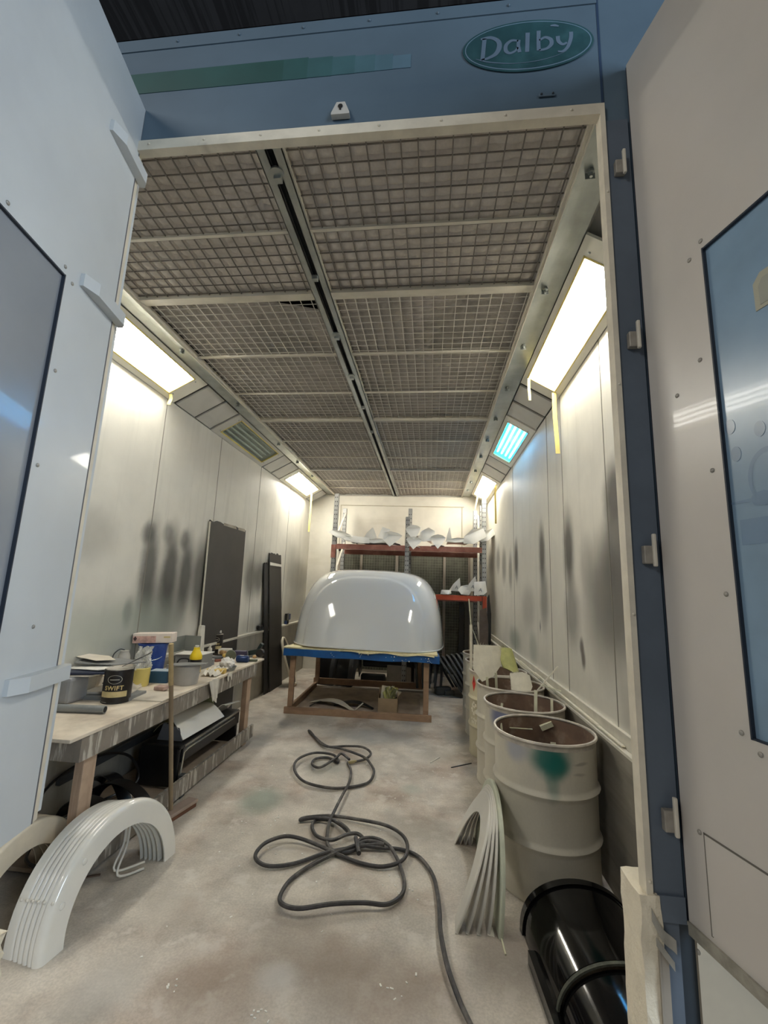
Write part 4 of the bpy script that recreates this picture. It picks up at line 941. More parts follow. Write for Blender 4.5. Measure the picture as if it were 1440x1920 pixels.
# yellow capped bottle
x, y = onb(367, 1264); x -= .03
r = thing('bottle', 'dark bottle with a bright yellow conical shoulder and cap', 'bottle', (x, y+.03, BT))
MB().lathe([(1e-4, 0), (.044, 0), (.047, .006), (.047, .115), (1e-4, .116)], (x, y+.03, BT), 28).build('bottle_body', paint('bottle_dark', (34, 32, 36), .35, noise=.1), r)
MB().lathe([(.047, .115), (.05, .125), (.049, .145), (.028, .188), (.024, .2), (.024, .212), (1e-4, .214)], (x, y+.03, BT), 28).build('yellow_shoulder', paint('cap_yellow', (236, 204, 36), .4, noise=.05), r)
MB().cyl((x, y+.03, BT+.213), .017, .014, 20).build('cap', m_fw2, r)
MB().lathe([(.0475, .01), (.0478, .03), (.0475, .05)], (x, y+.03, BT), 28).build('yellow_label', paint('label_yellow', (214, 180, 40), .5), r)
# sponge, rag, towels
x, y = onb(299, 1296)
tag(MB().bbox(x-.035, x+.04, y-.02, y+.05, BT+.0065, BT+.034, .006, None).build('sanding_sponge', paint('sponge_pink', (176, 150, 138), .9, noise=.2, nscale=30, bump=.5)), 'small dusty pink sanding sponge on the pale board', 'sponge')
m_rag = paint('rag_cotton', (214, 208, 196), .9, noise=.1, nscale=12, bump=.3)
x, y = onb(400, 1260)
r = thing('rag', 'crumpled off-white rag draped over the front edge of the bench', 'rag', (x, y, BT))
def ragtop(u, v):
    X_ = -.13+.20*u; Y_ = -.16+.34*v; zz = .004+.035*abs(math.sin(u*9+v*4))*abs(math.sin(v*11-u*3))+.02*math.exp(-((u-.3)**2+(v-.4)**2)*12)
    return (BX-.075+X_*.62, 3.68+Y_, BT+zz)
MB().grid(ragtop, 30, 40, True, .003).build('rag_fold', m_rag, r)
def raghang(u, v):
    w = .10-.05*v; return (BX+.006+.006*math.sin(u*12)+.004*v, 3.44+(u-.5)*w*1.6+.04*v, BT+.006-.17*v+.02*math.sin(u*7)*v)
MB().grid(raghang, 16, 20, True, .003).build('rag_tail', m_rag, r)
def raghang2(u, v):
    return (BX+.006+.004*math.sin(u*10), 3.72+(u-.5)*.09, BT+.006-.05*v*(1+.4*math.sin(u*9)))
MB().grid(raghang2, 10, 8, True, .003).build('rag_corner', m_rag, r)
x, y = -2.26, 4.22
r = thing('towel', 'standing bundle of white towels beside the dark board', 'towel', (x, y, BT))
def tw(u, v):
    a = 2*PI*u; rr = (.052-.02*v)*(1+.14*math.sin(5*a)+.06*math.sin(11*a+2)); return (x+rr*math.cos(a)*.7, y+rr*math.sin(a), BT+.33*v)
MB().grid(tw, 60, 10, True).cyl((x, y, BT+.32), .022, .012, 16).build('towel_bundle', m_rag, r)
# grey box behind
r = thing('grey_box', 'open grey box standing against the wall behind the broom', 'box', (-2.29, 4.05, BT))
MB().box(-2.33, -2.17, 4.05, 4.06, BT, BT+.25).box(-2.33, -2.325, 3.85, 4.05, BT, BT+.25).box(-2.33, -2.17, 3.85, 4.05, BT, BT+.01).build('box_walls', paint('box_greygreen', (128, 130, 124), .6, noise=.1), r)
# white tray stack in front of it
flat([(-.12, -.09), (.12, -.09), (.14, .09), (-.10, .09)], BT+.0, .1, (-2.12, 3.86), m_sh[1], 'grey tray block left of the yellow capped bottle', .12, 'tray', 'tray', (0, 0), None)
flat([(-.14, -.09), (.10, -.10), (.15, .09), (-.12, .10)], BT+.122, .2, (-2.11, 3.86), m_sh[3], 'white sheet lying on the grey tray block', .006, 'cover_sheet', 'sheet', (0, 0), None)
# respirator
r = thing('respirator', 'grey half mask respirator with pale filters beside the bottle', 'mask', (-2.03, 3.50, BT))
MB().sphere((-2.03, 3.52, BT+.05), .05, 12, (1, .8, 1)).build('face_piece', m_fgr, r)
for s_ in (-1, 1): MB().cyl((0, 0, 0), .034, .03, 18, M=Matrix.Translation((-2.03+s_*.045, 3.47, BT+.055)) @ Matrix.Rotation(PI/2, 4, 'X')).build('filter', m_fw2 if s_ < 0 else m_fgr, r)
MB().tube(spline([(-2.08, 3.52, BT+.07), (-2.07, 3.56, BT+.12), (-2.0, 3.57, BT+.12), (-1.98, 3.53, BT+.07)], 6), .006, 6).build('strap', m_fb, r)
# small items along the back half
def bottle_s(px, py, R, h, m, label, capm=None):
    x, y = onb(px, py); r = thing('small_bottle', label, 'bottle', (x, y, BT))
    MB().lathe([(1e-4, 0), (R, 0), (R, h*.7), (R*.5, h*.8), (R*.45, h*.86)], (x, y, BT), 20).build('bottle_wall', m, r)
    MB().cyl((x, y, BT+h*.86), R*.55, h*.16, 16).build('cap', capm or m_fw2, r)
bottle_s(392, 1232, .022, .12, m_fw2, 'small white bottle in front of the rear paint tin')
def lump(name, px, py, sz, m, label, cat, rz=0, b_=.006, dz=0.0):
    x, y = onb(px, py); M = Matrix.Translation((x, y, BT+dz)) @ Matrix.Rotation(rz, 4, 'Z')
    return tag(MB().bbox(-sz[0]/2, sz[0]/2, -sz[1]/2, sz[1]/2, 0, sz[2], min(b_, sz[2]*.4), M).build(name, m), label, cat)
def roll(name, px, py, R, h, m, label, cat, side=None, core=.4):
    x, y = onb(px, py); ri = R*core
    M = Matrix.Translation((x, y, BT)) if side is None else Matrix.Translation((x, y, BT+R)) @ Matrix.Rotation(side, 4, 'Z') @ Matrix.Rotation(PI/2, 4, 'X')
    mb = MB().lathe([(ri, 0), (R, 0), (R, h), (ri, h), (ri, 0)], (0, 0, 0), 28, M, False)
    return tag(mb.build(name, m), label, cat)
m_y = paint('tape_yellow', (206, 176, 96), .6, noise=.1); m_red = paint('dull_red', (140, 84, 70), .6, noise=.1); m_wood = paint('handle_wood', (186, 150, 104), .5, noise=.1)
m_oliv = paint('olive_pad', (92, 96, 78), .8, noise=.1); m_navy = paint('can_navy', (34, 58, 104), .3, noise=.1, metal=.3); m_viol = paint('box_violet', (66, 60, 84), .5, noise=.1)
lump('sanding_block', 405, 1262, (.16, .07, .035), m_y, 'ochre sanding block in front of the rag', 'block', .2)
roll('tape_roll', 378, 1250, .05, .03, m_fw2, 'white tape roll lying right of the yellow capped bottle', 'tape roll')
roll('tape_roll', 392, 1246, .045, .05, m_sh[1], 'grey tape roll lying behind the crumpled rag', 'tape roll')
lump('sander', 405, 1240, (.12, .06, .05), m_fgr, 'dark hand sander lying among the tools', 'tool', .8, .015)
lump('scraper_handle', 415, 1240, (.14, .03, .025), m_red, 'dull red tool handle among the tape rolls', 'tool', .9, .008)
roll('wood_roller', 412, 1226, .022, .12, m_wood, 'tan roller lying in front of the rear paint tin', 'roller', .9, .1)
lump('white_box', 422, 1226, (.13, .09, .055), m_fw2, 'open white box behind the olive pad', 'box', .2)
roll('sanding_pad', 432, 1238, .05, .05, m_oliv, 'round olive sanding pad', 'pad', .4, .05)
lump('ochre_block', 424, 1232, (.07, .05, .03), m_y, 'small ochre block between white box and olive pad', 'block', .1)
# crumpled white plastic bag in tray
x, y = onb(424, 1256)
r = thing('foil_tray', 'shallow metal tray holding a crumpled white bag', 'tray', (x, y, BT))
MB().lathe([(1e-4, 0), (.07, 0), (.085, .03), (.09, .031), (.07, .004), (1e-4, .004)], (x, y, BT), 24).build('tray_wall', m_galv, r)
bm = bmesh.new(); bmesh.ops.create_icosphere(bm, subdivisions=3, radius=.06); rn = random.Random(2)
for v in bm.verts: v.co *= 1+rn.uniform(-.22, .22); v.co.z *= .8
tag(MB().frombm(bm, Matrix.Translation((x, y+.01, BT+.055))).build('plastic_bag', paint('bag_white', (228, 224, 218), .5, noise=.1)), 'crumpled white plastic bag sitting in the metal tray', 'bag')
x, y = onb(453, 1242)
r = thing('drink_can', 'blue and white drink can lying on its side near the end of the bench', 'can', (x, y, BT), (0, 0, 0))
M = Matrix.Translation((x-.05, y+.0, BT+.033)) @ Matrix.Rotation(math.radians(78), 4, 'Y')
M = Matrix.Translation((x-.055, y, BT+.033)) @ Matrix.Rotation(.1, 4, 'Z') @ Matrix.Rotation(PI/2, 4, 'Y')
MB().lathe([(1e-4, 0), (.026, .001), (.033, .012), (.033, .108), (.027, .12), (1e-4, .119)], (0, 0, 0), 24, M).build('can_body', m_navy, r)
MB().lathe([(.0333, .03), (.0334, .05), (.0333, .07)], (0, 0, 0), 12, M, True, PI*.6, PI*1.1).build('white_print', m_fw2, r)
lump('violet_box', 450, 1231, (.13, .07, .06), m_viol, 'dark violet box behind the drink can', 'box', .1)
lump('grey_file', 468, 1240, (.15, .045, .02), m_oliv, 'flat grey-green file right of the drink can', 'tool', .2)
# spray gun
x, y = onb(487, 1231)
r = thing('spray_gun', 'dark green spray gun lying at the far end of the bench', 'spray gun', (x, y, BT))
MB().cyl((0, 0, 0), .04, .05, 20, M=Matrix.Translation((x+.02, y-.02, BT+.045)) @ Matrix.Rotation(PI/2, 4, 'X')).build('cup', m_fb, r)
MB().beam((x-.12, y, BT+.03), (x, y, BT+.06), .05, .045).build('body', paint('gun_green', (34, 50, 48), .4), r)
MB().beam((x-.03, y+.02, BT+.06), (x+.01, y+.02, BT+.13), .05, .03).build('grip', paint('gun_green2', (30, 46, 46), .4), r)
lump('wood_stopper', 477, 1234, (.04, .03, .03), m_wood, 'small tan stopper beside the spray gun', 'stopper', .3, .012)
# ------------------------------------------------------------------ under the bench
r = thing('bumper_shell', 'black moulded bumper shell with a chrome edge lying under the bench', 'bumper', (-1.95, 3.8, .06))
m_bk = paint('satin_black', (16, 16, 18), .4, noise=.2)
MB().bbox(-2.10, -1.80, 3.22, 3.262, .06, .34, .014).build('near_end', m_bk, r)
MB().bbox(-2.10, -1.79, 3.22, 4.22, .315, .345, .010).build('top_skin', m_bk, r)
MB().bbox(-1.815, -1.79, 3.26, 4.22, .22, .34, .006).build('front_lip', m_bk, r)
MB().bbox(-2.10, -1.80, 4.18, 4.22, .06, .33, .01).build('far_end', m_bk, r)
MB().box(-2.12, -2.10, 3.24, 4.2, .06, .3).build('rear_skin', m_bk, r)
m_chr = paint('chrome_strip', (210, 208, 200), .2, metal=.8)
MB().tube([(-1.788, 3.27, .33), (-1.786, 4.20, .335)], .008, 8).tube([(-1.786, 3.24, .10), (-1.786, 3.27, .29), (-1.786, 3.32, .30), (-1.786, 4.1, .30)], .007, 8).build('chrome_trim', m_chr, r)
r = thing('headlamp_cover', 'white and grey moulded corner piece lying on the black bumper shell', 'panel', (-1.9, 3.5, .345))
def hc(u, v):
    return (-2.02+.2*u+.02*v, 3.30+.62*v, .35+.17*math.sin(PI*min(1, (1-u)*1.2)*.5)*(1-.35*v)+.01)
MB().grid(hc, 10, 20, True, .006).build('white_skin', m_fw, r)
MB().prism([(-2.03, .35), (-1.83, .35), (-1.86, .44), (-1.99, .47)], Matrix.Translation((0, 3.30, 0)) @ RX, -.006).build('grey_end', paint('end_grey', (110, 112, 116), .4), r)
m_gfg = paint('greenish_glassfibre', (128, 132, 96), .5, noise=.2, nscale=9)
tag(MB().bbox(-2.15, -1.92, 3.92, 3.95, .345, .56, .006).build('glassfibre_slab', m_gfg), 'olive green glassfibre panel standing behind the white corner piece', 'panel')
def gf(u, v): return (-2.16+.28*u, 3.45+.4*v, .35+.05*math.sin(u*5+v*4)+.08*u*(1-v))
tag(MB().grid(gf, 12, 12, True, .005).build('glassfibre_sheet', paint('pale_glassfibre', (150, 150, 124), .5, noise=.2, nscale=7)), 'wrinkled pale glassfibre sheet behind the white corner piece', 'sheet')
def gf2(u, v): return (-1.93+.12*u+.02*v, 3.95+.26*v, .352+.10*math.sin(u*PI*.6)*(1-.3*v))
tag(MB().grid(gf2, 8, 10, True, .005).build('white_moulding', m_fw), 'small white moulding at the far end on the black bumper shell', 'moulding')
r = thing('slotted_angle', 'short slotted steel angle standing under the bench', 'angle', (-2.2, 3.7, .05))
MB().box(-2.22, -2.16, 3.70, 3.704, .05, .62).build('angle', m_galv, r); sl = MB()
for k in range(9): sl.bbox(-2.20, -2.18, 3.697, 3.7005, .09+k*.058, .12+k*.058, .001)
sl.build('slots', paint('slot_black', (20, 20, 20), .8), r)
# black arches under the bench
for k, (x, y, rz, R) in enumerate(((-1.98, 2.95, 75, .30), (-2.0, 2.72, 70, .29), (-2.12, 3.05, 60, .27))):
    r = thing('black_arch', 'curved black arch liner, %s of the three under the near half of the bench' % ['right-hand', 'left-hand', 'rear'][k], 'arch liner', (x, y, .052+.0*k), (math.radians(0), 0, math.radians(rz)), 'black arch liners under the bench')
    arch_mb(fprof(R-.035, R, .09, .006, .01), math.radians(15), math.radians(165), 28, Matrix.Translation((0, 0, -R*math.sin(math.radians(15))+.02)) @ Matrix.Diagonal((1, 1.0, .75, 1))).build('arch', m_fb, r, False)
cab = spline([(-2.2, 2.35, .1), (-2.25, 2.6, .3), (-2.2, 2.9, .36), (-2.1, 3.1, .3), (-2.05, 3.15, .12), (-2.15, 2.9, .08), (-2.2, 2.6, .08), (-2.1, 2.35, .07), (-1.95, 2.3, .07), (-2.0, 2.55, .065)], 8)
tag(MB().tube(cab, .009, 6).build('black_cable', m_fb), 'tangled black cable under the near end of the bench', 'cable')
tag(MB().beam((-2.28, 2.7, .28), (-2.22, 4.1, .32), .03, .05).build('timber_batten', m_fgr), 'grey batten lying along the wall under the bench', 'batten')
# ------------------------------------------------------------------ boards on the left wall
m_bd = paint('board_dark_brown', (58, 54, 50), .6, noise=.12, nscale=3, streak=((3, 3, 1), (44, 42, 40), .5, .7, .5))
def lean_board(label, y0, y1, xb, zt, w2=0, mat=m_bd, t=.012, z0=0.0, ysh=0.0):
    r = thing('board', label, 'board', (xb, (y0+y1)/2, z0))
    n = 12; top = [(y1-(y1-y0)*i/n, zt+(.012*math.sin(i*2.1)+.008*math.sin(i*5))) for i in range(n+1)]
    poly = [(y0+.02, z0), (y1+w2, z0)]+top
    xt = XL+.012
    def P(y, z, o): return V(max(xb+(xt-xb)*(z-z0)/(zt-z0), XL+.012)+o, y+ysh*(1-(z-z0)/(zt-z0)), z)
    m = len(poly); vs = [P(y, z, 0) for y, z in poly]+[P(y, z, t) for y, z in poly]
    MB().add(vs, [tuple(range(m))[::-1], tuple(range(m, 2*m))]+[(i, (i+1) % m, (i+1) % m+m, i+m) for i in range(m)]).build('sheet', mat, r)
    return r, P
b1, P = lean_board('large dark brown board leaning on the left wall beyond the bench', 4.32, 5.22, XL+.045, 2.19)
tb = MB()
for a, c in ((4.62, 4.95), (5.0, 5.2)): tb.add([P(a, 2.17, .014), P(c, 2.17, .014), P(c-.02, 2.205, .014), P(a, 2.2, .014)], [(0, 1, 2, 3)])
tb.build('torn_edge', paint('torn_tan', (170, 160, 144), .8, noise=.2), b1)
eg = MB().beam(P(4.325, .05, .006), P(4.325, 2.17, .006), .012, .014); eg.build('pale_edge', m_rail, b1)
b2, P2 = lean_board('narrow dark board on the left wall, white tape band near its top', 6.1, 6.60, XL+.10, 1.98, .04, ysh=.2)
MB().add([P2(6.11, 1.80, .016), P2(6.62, 1.80, .016), P2(6.62, 1.835, .016), P2(6.11, 1.845, .016)], [(0, 1, 2, 3)]).build('tape_band', m_fw2, b2)
lean_board('narrow black strip board leaning behind the tall narrow board', 5.93, 6.09, XL+.085, 1.82, 0, paint('board_black', (30, 29, 28), .7), .01, ysh=.2)
# ledge bits
def ledge_item(px, py, sz, m, label, name):
    p = atX(px, py, XL+.03); r = thing(name, label, 'clutter', (p.x, p.y, .885))
    rn = random.Random(px)
    for k in range(4):
        cx, cz = rn.uniform(-.4, .4)*sz[0], rn.uniform(.1, .7)*sz[1]
        MB().bbox(p.x-.02, p.x+.02, p.y+cx-sz[0]*.2, p.y+cx+sz[0]*.2, .885+(0 if k < 2 else cz*.5), .885+cz+.03, .006).build('scrap', m[k % len(m)], r)
ledge_item(492, 1185, (.3, .09), [m_fb, m_fgr], 'dark scraps lying on the left wall ledge before the narrow board', 'ledge_scraps')
ledge_item(538, 1172, (.22, .22), [m_navy, m_oliv, m_fb], 'small pile of dark tins on the left wall ledge beyond the narrow board', 'ledge_tins')
# ring shaped seal by the narrow board
r = thing('oval_ring', 'white oval ring with black centre standing on the floor right of the narrow board', 'ring', (-2.16, 6.75, 0))
M = Matrix.Translation((-2.16, 6.8, .36)) @ Matrix.Rotation(math.radians(-20), 4, 'Y')
n = 40
MB().tube([M @ V(.0, .15*math.cos(2*PI*i/n), .36*math.sin(2*PI*i/n)) for i in range(n)], .022, 8, True).build('rim', m_fc, r)
MB().prism([(.13*math.cos(2*PI*i/n), .34*math.sin(2*PI*i/n)) for i in range(n)], M @ Matrix.Rotation(PI/2, 4, 'Z') @ RX, .004).build('black_centre', m_fb, r)
# ------------------------------------------------------------------ stand with blue table top
m_sw = paint('stand_wood', (156, 128, 104), .7, noise=.15, nscale=8, streak=((2, 2, 14), (124, 98, 78), .5, .7, .5))
m_bt = paint('blue_tape_edge', (14, 84, 150), .5, noise=.15, nscale=5, tint2=(8, 70, 130), t2scale=4)
sx0, sx1, sy0, sy1 = -1.72, -.01, 5.42, 6.88
s = thing('stand', 'rough timber stand with a blue taped table top in the middle of the booth', 'stand', (-.85, 6.15, 0), (0, 0, 0))
sk = Matrix.Translation((-.85, 6.1, 0)) @ Matrix.Rotation(math.radians(1.5), 4, 'Z') @ Matrix.Translation((.85, -6.1, 0))
for (x, y, l2) in ((sx0+.03, sy0+.04, 'f'), (sx1-.03, sy0+.04, 'f'), (sx0+.03, sy1, 'b'), (sx1-.1, sy1, 'b')):
    MB().bbox(x-.032, x+.032, y-.022, y+.022, .05, .71, .003, sk).build('leg', m_sw, s)
MB().bbox(sx0-.03, sx1+.04, sy0-.02, sy0+.018, 0, .075, .003, sk).build('front_rail', m_sw, s)
MB().bbox(sx0-.03, sx1+.04, sy1+.024, sy1+.06, .03, .12, .003, sk).build('back_rail', m_sw, s)
MB().bbox(sx0+.0, sx0+.04, sy0+.06, sy1-.03, .0, .07, .003, sk).build('side_rail', m_sw, s)
MB().bbox(sx1-.04, sx1-.0, sy0+.06, sy1-.03, .0, .05, .003, sk).build('side_rail', m_sw, s)
MB().bbox(sx0-.06, sx1+.10, sy0-.05, sy1+.08, .74, .775, .004, sk).build('table_top', paint('top_foam_cream', (220, 206, 164), .7, noise=.15, nscale=12), s)
def fasc(u, v):
    x = sx0-.07+(sx1-sx0+.19)*u; z = .675+.085*v+.004*math.sin(u*17)*(1-v)+.006*(1-v)*(u > .7)*math.sin(u*9)
    return sk @ V(x, sy0-.055-.004*math.sin(u*9), z-.008*u)
MB().grid(fasc, 40, 3, True, .02).build('blue_edge', m_bt, s)
MB().box(sx0-.075, sx0-.055, sy0-.05, sy1, .675, .755, sk).box(sx1+.105, sx1+.125, sy0-.05, sy1, .67, .745, sk).build('blue_edge', m_bt, s)
rn = random.Random(5); dots = MB()
for i in range(26):
    u = rn.uniform(.3, .97); x = sx0-.07+(sx1-sx0+.19)*u; z = rn.uniform(.685, .75)
    dots.sphere(sk @ V(x, sy0-.078, z-.008*u), rn.choice((.004, .005, .008)), 6, (1, .3, 1))
dots.build('paint_spots', m_fw2, s)
cr_ = MB()
cr_.grid(lambda u, v: sk @ V(sx0-.08+.22*u, sy0-.06+.16*v, .775+.018*math.sin(u*PI)*math.sin(v*PI)+.004), 8, 6, True, .012)
cr_.grid(lambda u, v: sk @ V(-1.1+1.15*u, sy0-.078+.04*v, .765-.014*u+.012*math.sin(u*16+v*2)*(1-v)+.01*v), 40, 3, True, .008)
cr_.build('cream_foam_edge', paint('foam_cream', (232, 220, 176), .7, noise=.15, nscale=20), s)
# canopy hood
m_hood = paint('hood_gloss_white', (226, 228, 228), .08, noise=0, coat=.9, spec=.6)
def sg(v, e): return math.copysign(abs(v)**e, v)
hx, hyb, hw, hd, hz0, hh = -.815, 6.75, 1.015, 1.36, .785, 1.0
def hood(u, v):
    """u around the plan from left rear over the front to right rear, v from the base to the crown"""
    a = PI*(1-u); b_ = (PI/2)*v
    cx = sg(math.cos(a), .36); cy = sg(math.sin(a), .5)
    cb = math.cos(b_)**.28 if v < 1 else 0.0; sb = math.sin(b_)**.62
    z = hz0+hh*sb
    tp_ = 1-.09*sb**1.4
    x = hw*cx*cb*tp_; y = hyb-hd*cy*cb*(1-.18*sb)
    z -= .10*(abs(x)/hw)**2.5*sb                  # crown falls to the sides
    q = (abs(x)/.76)**2.8+((z-hz0)/.90)**3.2        # raised centre panel
    if cy > .3 and v < .97:
        t = max(0, min(1, (1.0-q)/.10)); y -= .018*t*t*(3-2*t)
    return V(hx+x+.012*(z-hz0), y+.02*x, z+.018*(x < 0)*0-.01*x)
hoodt = thing('wind_deflector', 'large glossy white truck wind deflector standing on the blue edged stand', 'vehicle panel', (hx, 6.1, hz0))
MB().grid(hood, 128, 80, True, .008).build('shell', m_hood, hoodt)
lipm = MB()
lp = [hood(i/80, 0.0) for i in range(81)]
lipm.tube([p+V(0, 0, .006) for p in lp], .009, 6).build('bottom_flange', m_hood, hoodt)
# carton with glassfibre waste, parts on the lower level
r = thing('cardboard_box', 'open cardboard box full of glassfibre scraps inside the stand', 'box', (-.48, 5.62, 0))
M = Matrix.Translation((-.485, 5.60, 0)) @ Matrix.Rotation(.03, 4, 'Z')
cbm = paint('cardboard', (150, 130, 104), .8, noise=.1, nscale=9)
MB().box(-.12, .12, -.09, -.086, .0, .215, M).box(-.12, .12, .086, .09, 0, .30, M).box(-.12, -.116, -.09, .09, 0, .235, M).box(.116, .12, -.09, .09, 0, .27, M).box(-.12, .12, -.09, .09, 0, .004, M).build('box_walls', cbm, r)
rn = random.Random(6)
for k in range(9):
    cx, cy = rn.uniform(-.09, .09), rn.uniform(-.06, .06); M2 = M @ Matrix.Translation((cx, cy, .18)) @ Euler((rn.uniform(-.6, .6), rn.uniform(-.6, .6), rn.uniform(0, 6))).to_matrix().to_4x4()
    mb = MB().grid(lambda u, v: M2 @ V((u-.5)*.12, .02*math.sin(u*6+k)+(v-.5)*.02, .15*v), 6, 6, True, .003)
    tag(mb.build('glassfibre_scrap', [m_gfg, m_fgy, m_fg][k % 3]), ['olive', 'yellowish', 'pale'][k % 3]+' glassfibre scrap in the cardboard box, '+['front left', 'front right', 'centre', 'rear left', 'rear right', 'left edge', 'right edge', 'back edge', 'front edge'][k], 'scrap', 'glassfibre scraps in the cardboard box')
def arc_strip(name, a, b_, rise, w, m, label, cat='moulding', t=.008):
    A = atZ(*a, .01); B = atZ(*b_, .01); d = (B-A); nn = V(-d.y, d.x, 0).normalized()
    return tag(MB().grid(lambda u, v: A+d*u+nn*(w*(v-.5)*(.4+.6*math.sin(PI*min(1, u+.15)))+.04*math.sin(PI*u))+V(0, 0, .01+rise*math.sin(PI*u)), 20, 4, True, t).build(name, m), label, cat)
arc_strip('white_moulding', (585, 1316), (662, 1334), .06, .16, m_fw2, 'long pointed white moulding lying inside the stand frame')
arc_strip('black_moulding', (628, 1322), (700, 1330), .05, .14, m_fb, 'black moulding with a toothed edge lying inside the stand frame')
arc_strip('black_moulding', (580, 1325), (632, 1322), .045, .03, m_fb, 'thin black curved trim over the white moulding')
A = atZ(665, 1332, .02); B = atZ(681, 1318, .10); tag(MB().beam(A, B, .015, .01).build('white_strip', m_fw2), 'short white strip standing across the black moulding', 'strip')
tag(MB().box(-1.66, -.10, 5.5, 6.8, .002, .008, sk).build('floor_sheet', paint('sheet_dusty', (170, 158, 148), .8, noise=.2, nscale=5)), 'dusty sheet on the floor inside the stand frame', 'sheet')
# ------------------------------------------------------------------ black and grey mouldings behind the stand
for k, (x, y, rz, R, w) in enumerate(((-1.42, 7.2, 76, .40, .30), (-1.14, 7.2, 80, .40, .26))):
    r = thing('arch_cover', ['left', 'right'][k]+' of two upright black arch covers behind the stand', 'arch cover', (x, y, 0), (0, 0, math.radians(rz-90)), 'black arch covers behind the stand')
    arch_mb(fprof(.22, R+.1, w, .01, .05), math.radians(20), math.radians(180), 24, Matrix.Diagonal((1, .55, 1.1, 1))).build('arch', m_fb, r, False)
    arch_mb(fprof(.25, R+.104, .07, .004, .03), math.radians(70), math.radians(178), 24, Matrix.Translation((.004, 0, 0)) @ Matrix.Diagonal((1, .55, 1.1, 1))).build('grey_edge', m_fgr, r, False)
r = thing('grille_moulding', 'big black grille moulding behind the stand under the blue edge', 'moulding', (-.72, 7.5, 0))
MB().bbox(-1.1, -.22, 7.45, 7.7, .22, .62, .03).build('housing', m_bk, r)
MB().grid(lambda u, v: (-1.08+.9*u, 7.40-.03*math.sin(PI*u)-.02*v, .30+.10*v-.12*max(0, u-.55)), 30, 4, True, .01).build('slatted_lip', m_fb, r)
MB().bbox(-1.1, -.7, 7.3, 7.44, .0, .13, .02).build('foot', m_bk, r)
tag(MB().box(-.68, -.15, 7.42, 7.44, 0, .27).build('grey_board', paint('board_pale_grey', (130, 124, 116), .7, noise=.1)), 'pale grey board standing in front of the black grille moulding', 'board')
# grey arches leaning in rows
for k in range(5):
    x = -.18+.085*k
    r = thing('grey_arch', 'upright dark grey arch, %s from left in the row by the stand leg' % ords[k], 'arch moulding', (x, 7.0+.03*k, 0), (0, math.radians(-3+2*k), math.radians(12)), 'grey arch mouldings by the rear leg')
    arch_mb(fprof(.30, .40, .04, .006, .015), math.radians(8), math.radians(172), 28, Matrix.Diagonal((1, .55, 1.45-.06*k, 1))).build('arch', m_fgr if k else m_fb, r, False)
for k in range(6):
    r = thing('grey_arch', 'leaning dark grey arch, %s from left in the group by the rack' % ords[k], 'arch moulding', (.50+.055*k, 6.95+.02*k, 0), (0, math.radians(-34+2*k), math.radians(14)), 'grey arch mouldings at the rack foot')
    arch_mb(fprof(.36, .44, .03, .006, .012), math.radians(5), math.radians(175), 28, Matrix.Diagonal((1, .6, 1.5, 1))).build('arch', m_fgr, r, False)
r = thing('grey_arch', 'round grey ring shaped moulding leaning left of the rear drum', 'arch moulding', (.60, 7.05, 0), (0, math.radians(28), math.radians(70)))
arch_mb(fprof(.17, .215, .03, .006, .01), math.radians(0), math.radians(330), 34, Matrix.Translation((0, 0, .22))).build('arch', m_fgr, r, False)
r = thing('grey_arch', 'low grey channel moulding on the floor right of the stand', 'arch moulding', (.22, 6.85, 0), (0, 0, math.radians(20)))
MB().bbox(-.12, .12, -.06, .06, 0, .11, .02).bbox(.0, .16, -.09, -.02, 0, .07, .015).build('arch', m_fgr, r, False)
# ------------------------------------------------------------------ rack
m_gp = paint('rack_post_grey', (168, 168, 166), .4, metal=.4, noise=.12, nscale=8)
m_beam = paint('rack_beam_red', (150, 96, 82), .55, noise=.15, nscale=6, tint2=(170, 120, 108), t2scale=3)
m_beamo = paint('rack_beam_orange', (196, 84, 56), .5, noise=.12)
m_hole = paint('punch_hole', (24, 24, 26), .8)
RY0, RY1 = 7.1, 7.85
rk = thing('rack', 'tall pallet rack with punched grey posts and red beams against the back wall', 'rack', (-.36, 7.45, 0))
def post(x, y, z1, w=.075):
    pb = MB().box(x-w/2, x+w/2, y, y+.004, 0, z1).box(x-w/2, x-w/2+.004, y, y+.06, 0, z1).box(x+w/2-.004, x+w/2, y, y+.06, 0, z1)
    p = pb.build('post', m_gp, rk)
    hb = MB(); k_ = 0; z = .1
    while z < z1-.05:
        for s_ in (-.016, .016): hb.box(x+s_-.0055, x+s_+.0055, y-.001, y+.001, z, z+.022)
        z += .075
    hb.build('punched_holes', m_hole, p)
    return p
for x, ztop in ((-1.62, 3.1), (-.385, 2.72), (.865, 3.24)): post(x, RY0, ztop)
for x, ztop in ((-1.62, 2.98), (-.385, 3.0), (.80, 2.98)): post(x, RY1, ztop, .07)
post(.865, RY0+.35, 3.0, .06)
SZ = 2.245
for y, z, m_ in ((RY0-.02, SZ-.01, m_beam), (RY1-.04, SZ-.04, m_beam)):
    MB().bbox(-1.58, -.42, y, y+.045, z-.085, z, .004).build('beam', m_, rk); MB().bbox(-.35, .83, y, y+.045, z-.085, z, .004).build('beam', m_, rk)
MB().bbox(-.35, .83, RY0-.02, RY0+.025, 1.38, 1.46, .004).build('beam', m_beamo, rk)
MB().bbox(-.35, .83, RY1-.04, RY1, 1.34, 1.42, .004).build('beam', m_beam, rk)
MB().bbox(.835, .90, RY0-.025, RY0-.018, 1.22, 1.46, .002).build('beam_hook', m_beamo, rk)
MB().bbox(-1.66, -1.58, RY0-.025, RY0-.018, 2.0, 2.22, .002).build('beam_hook', m_beam, rk)
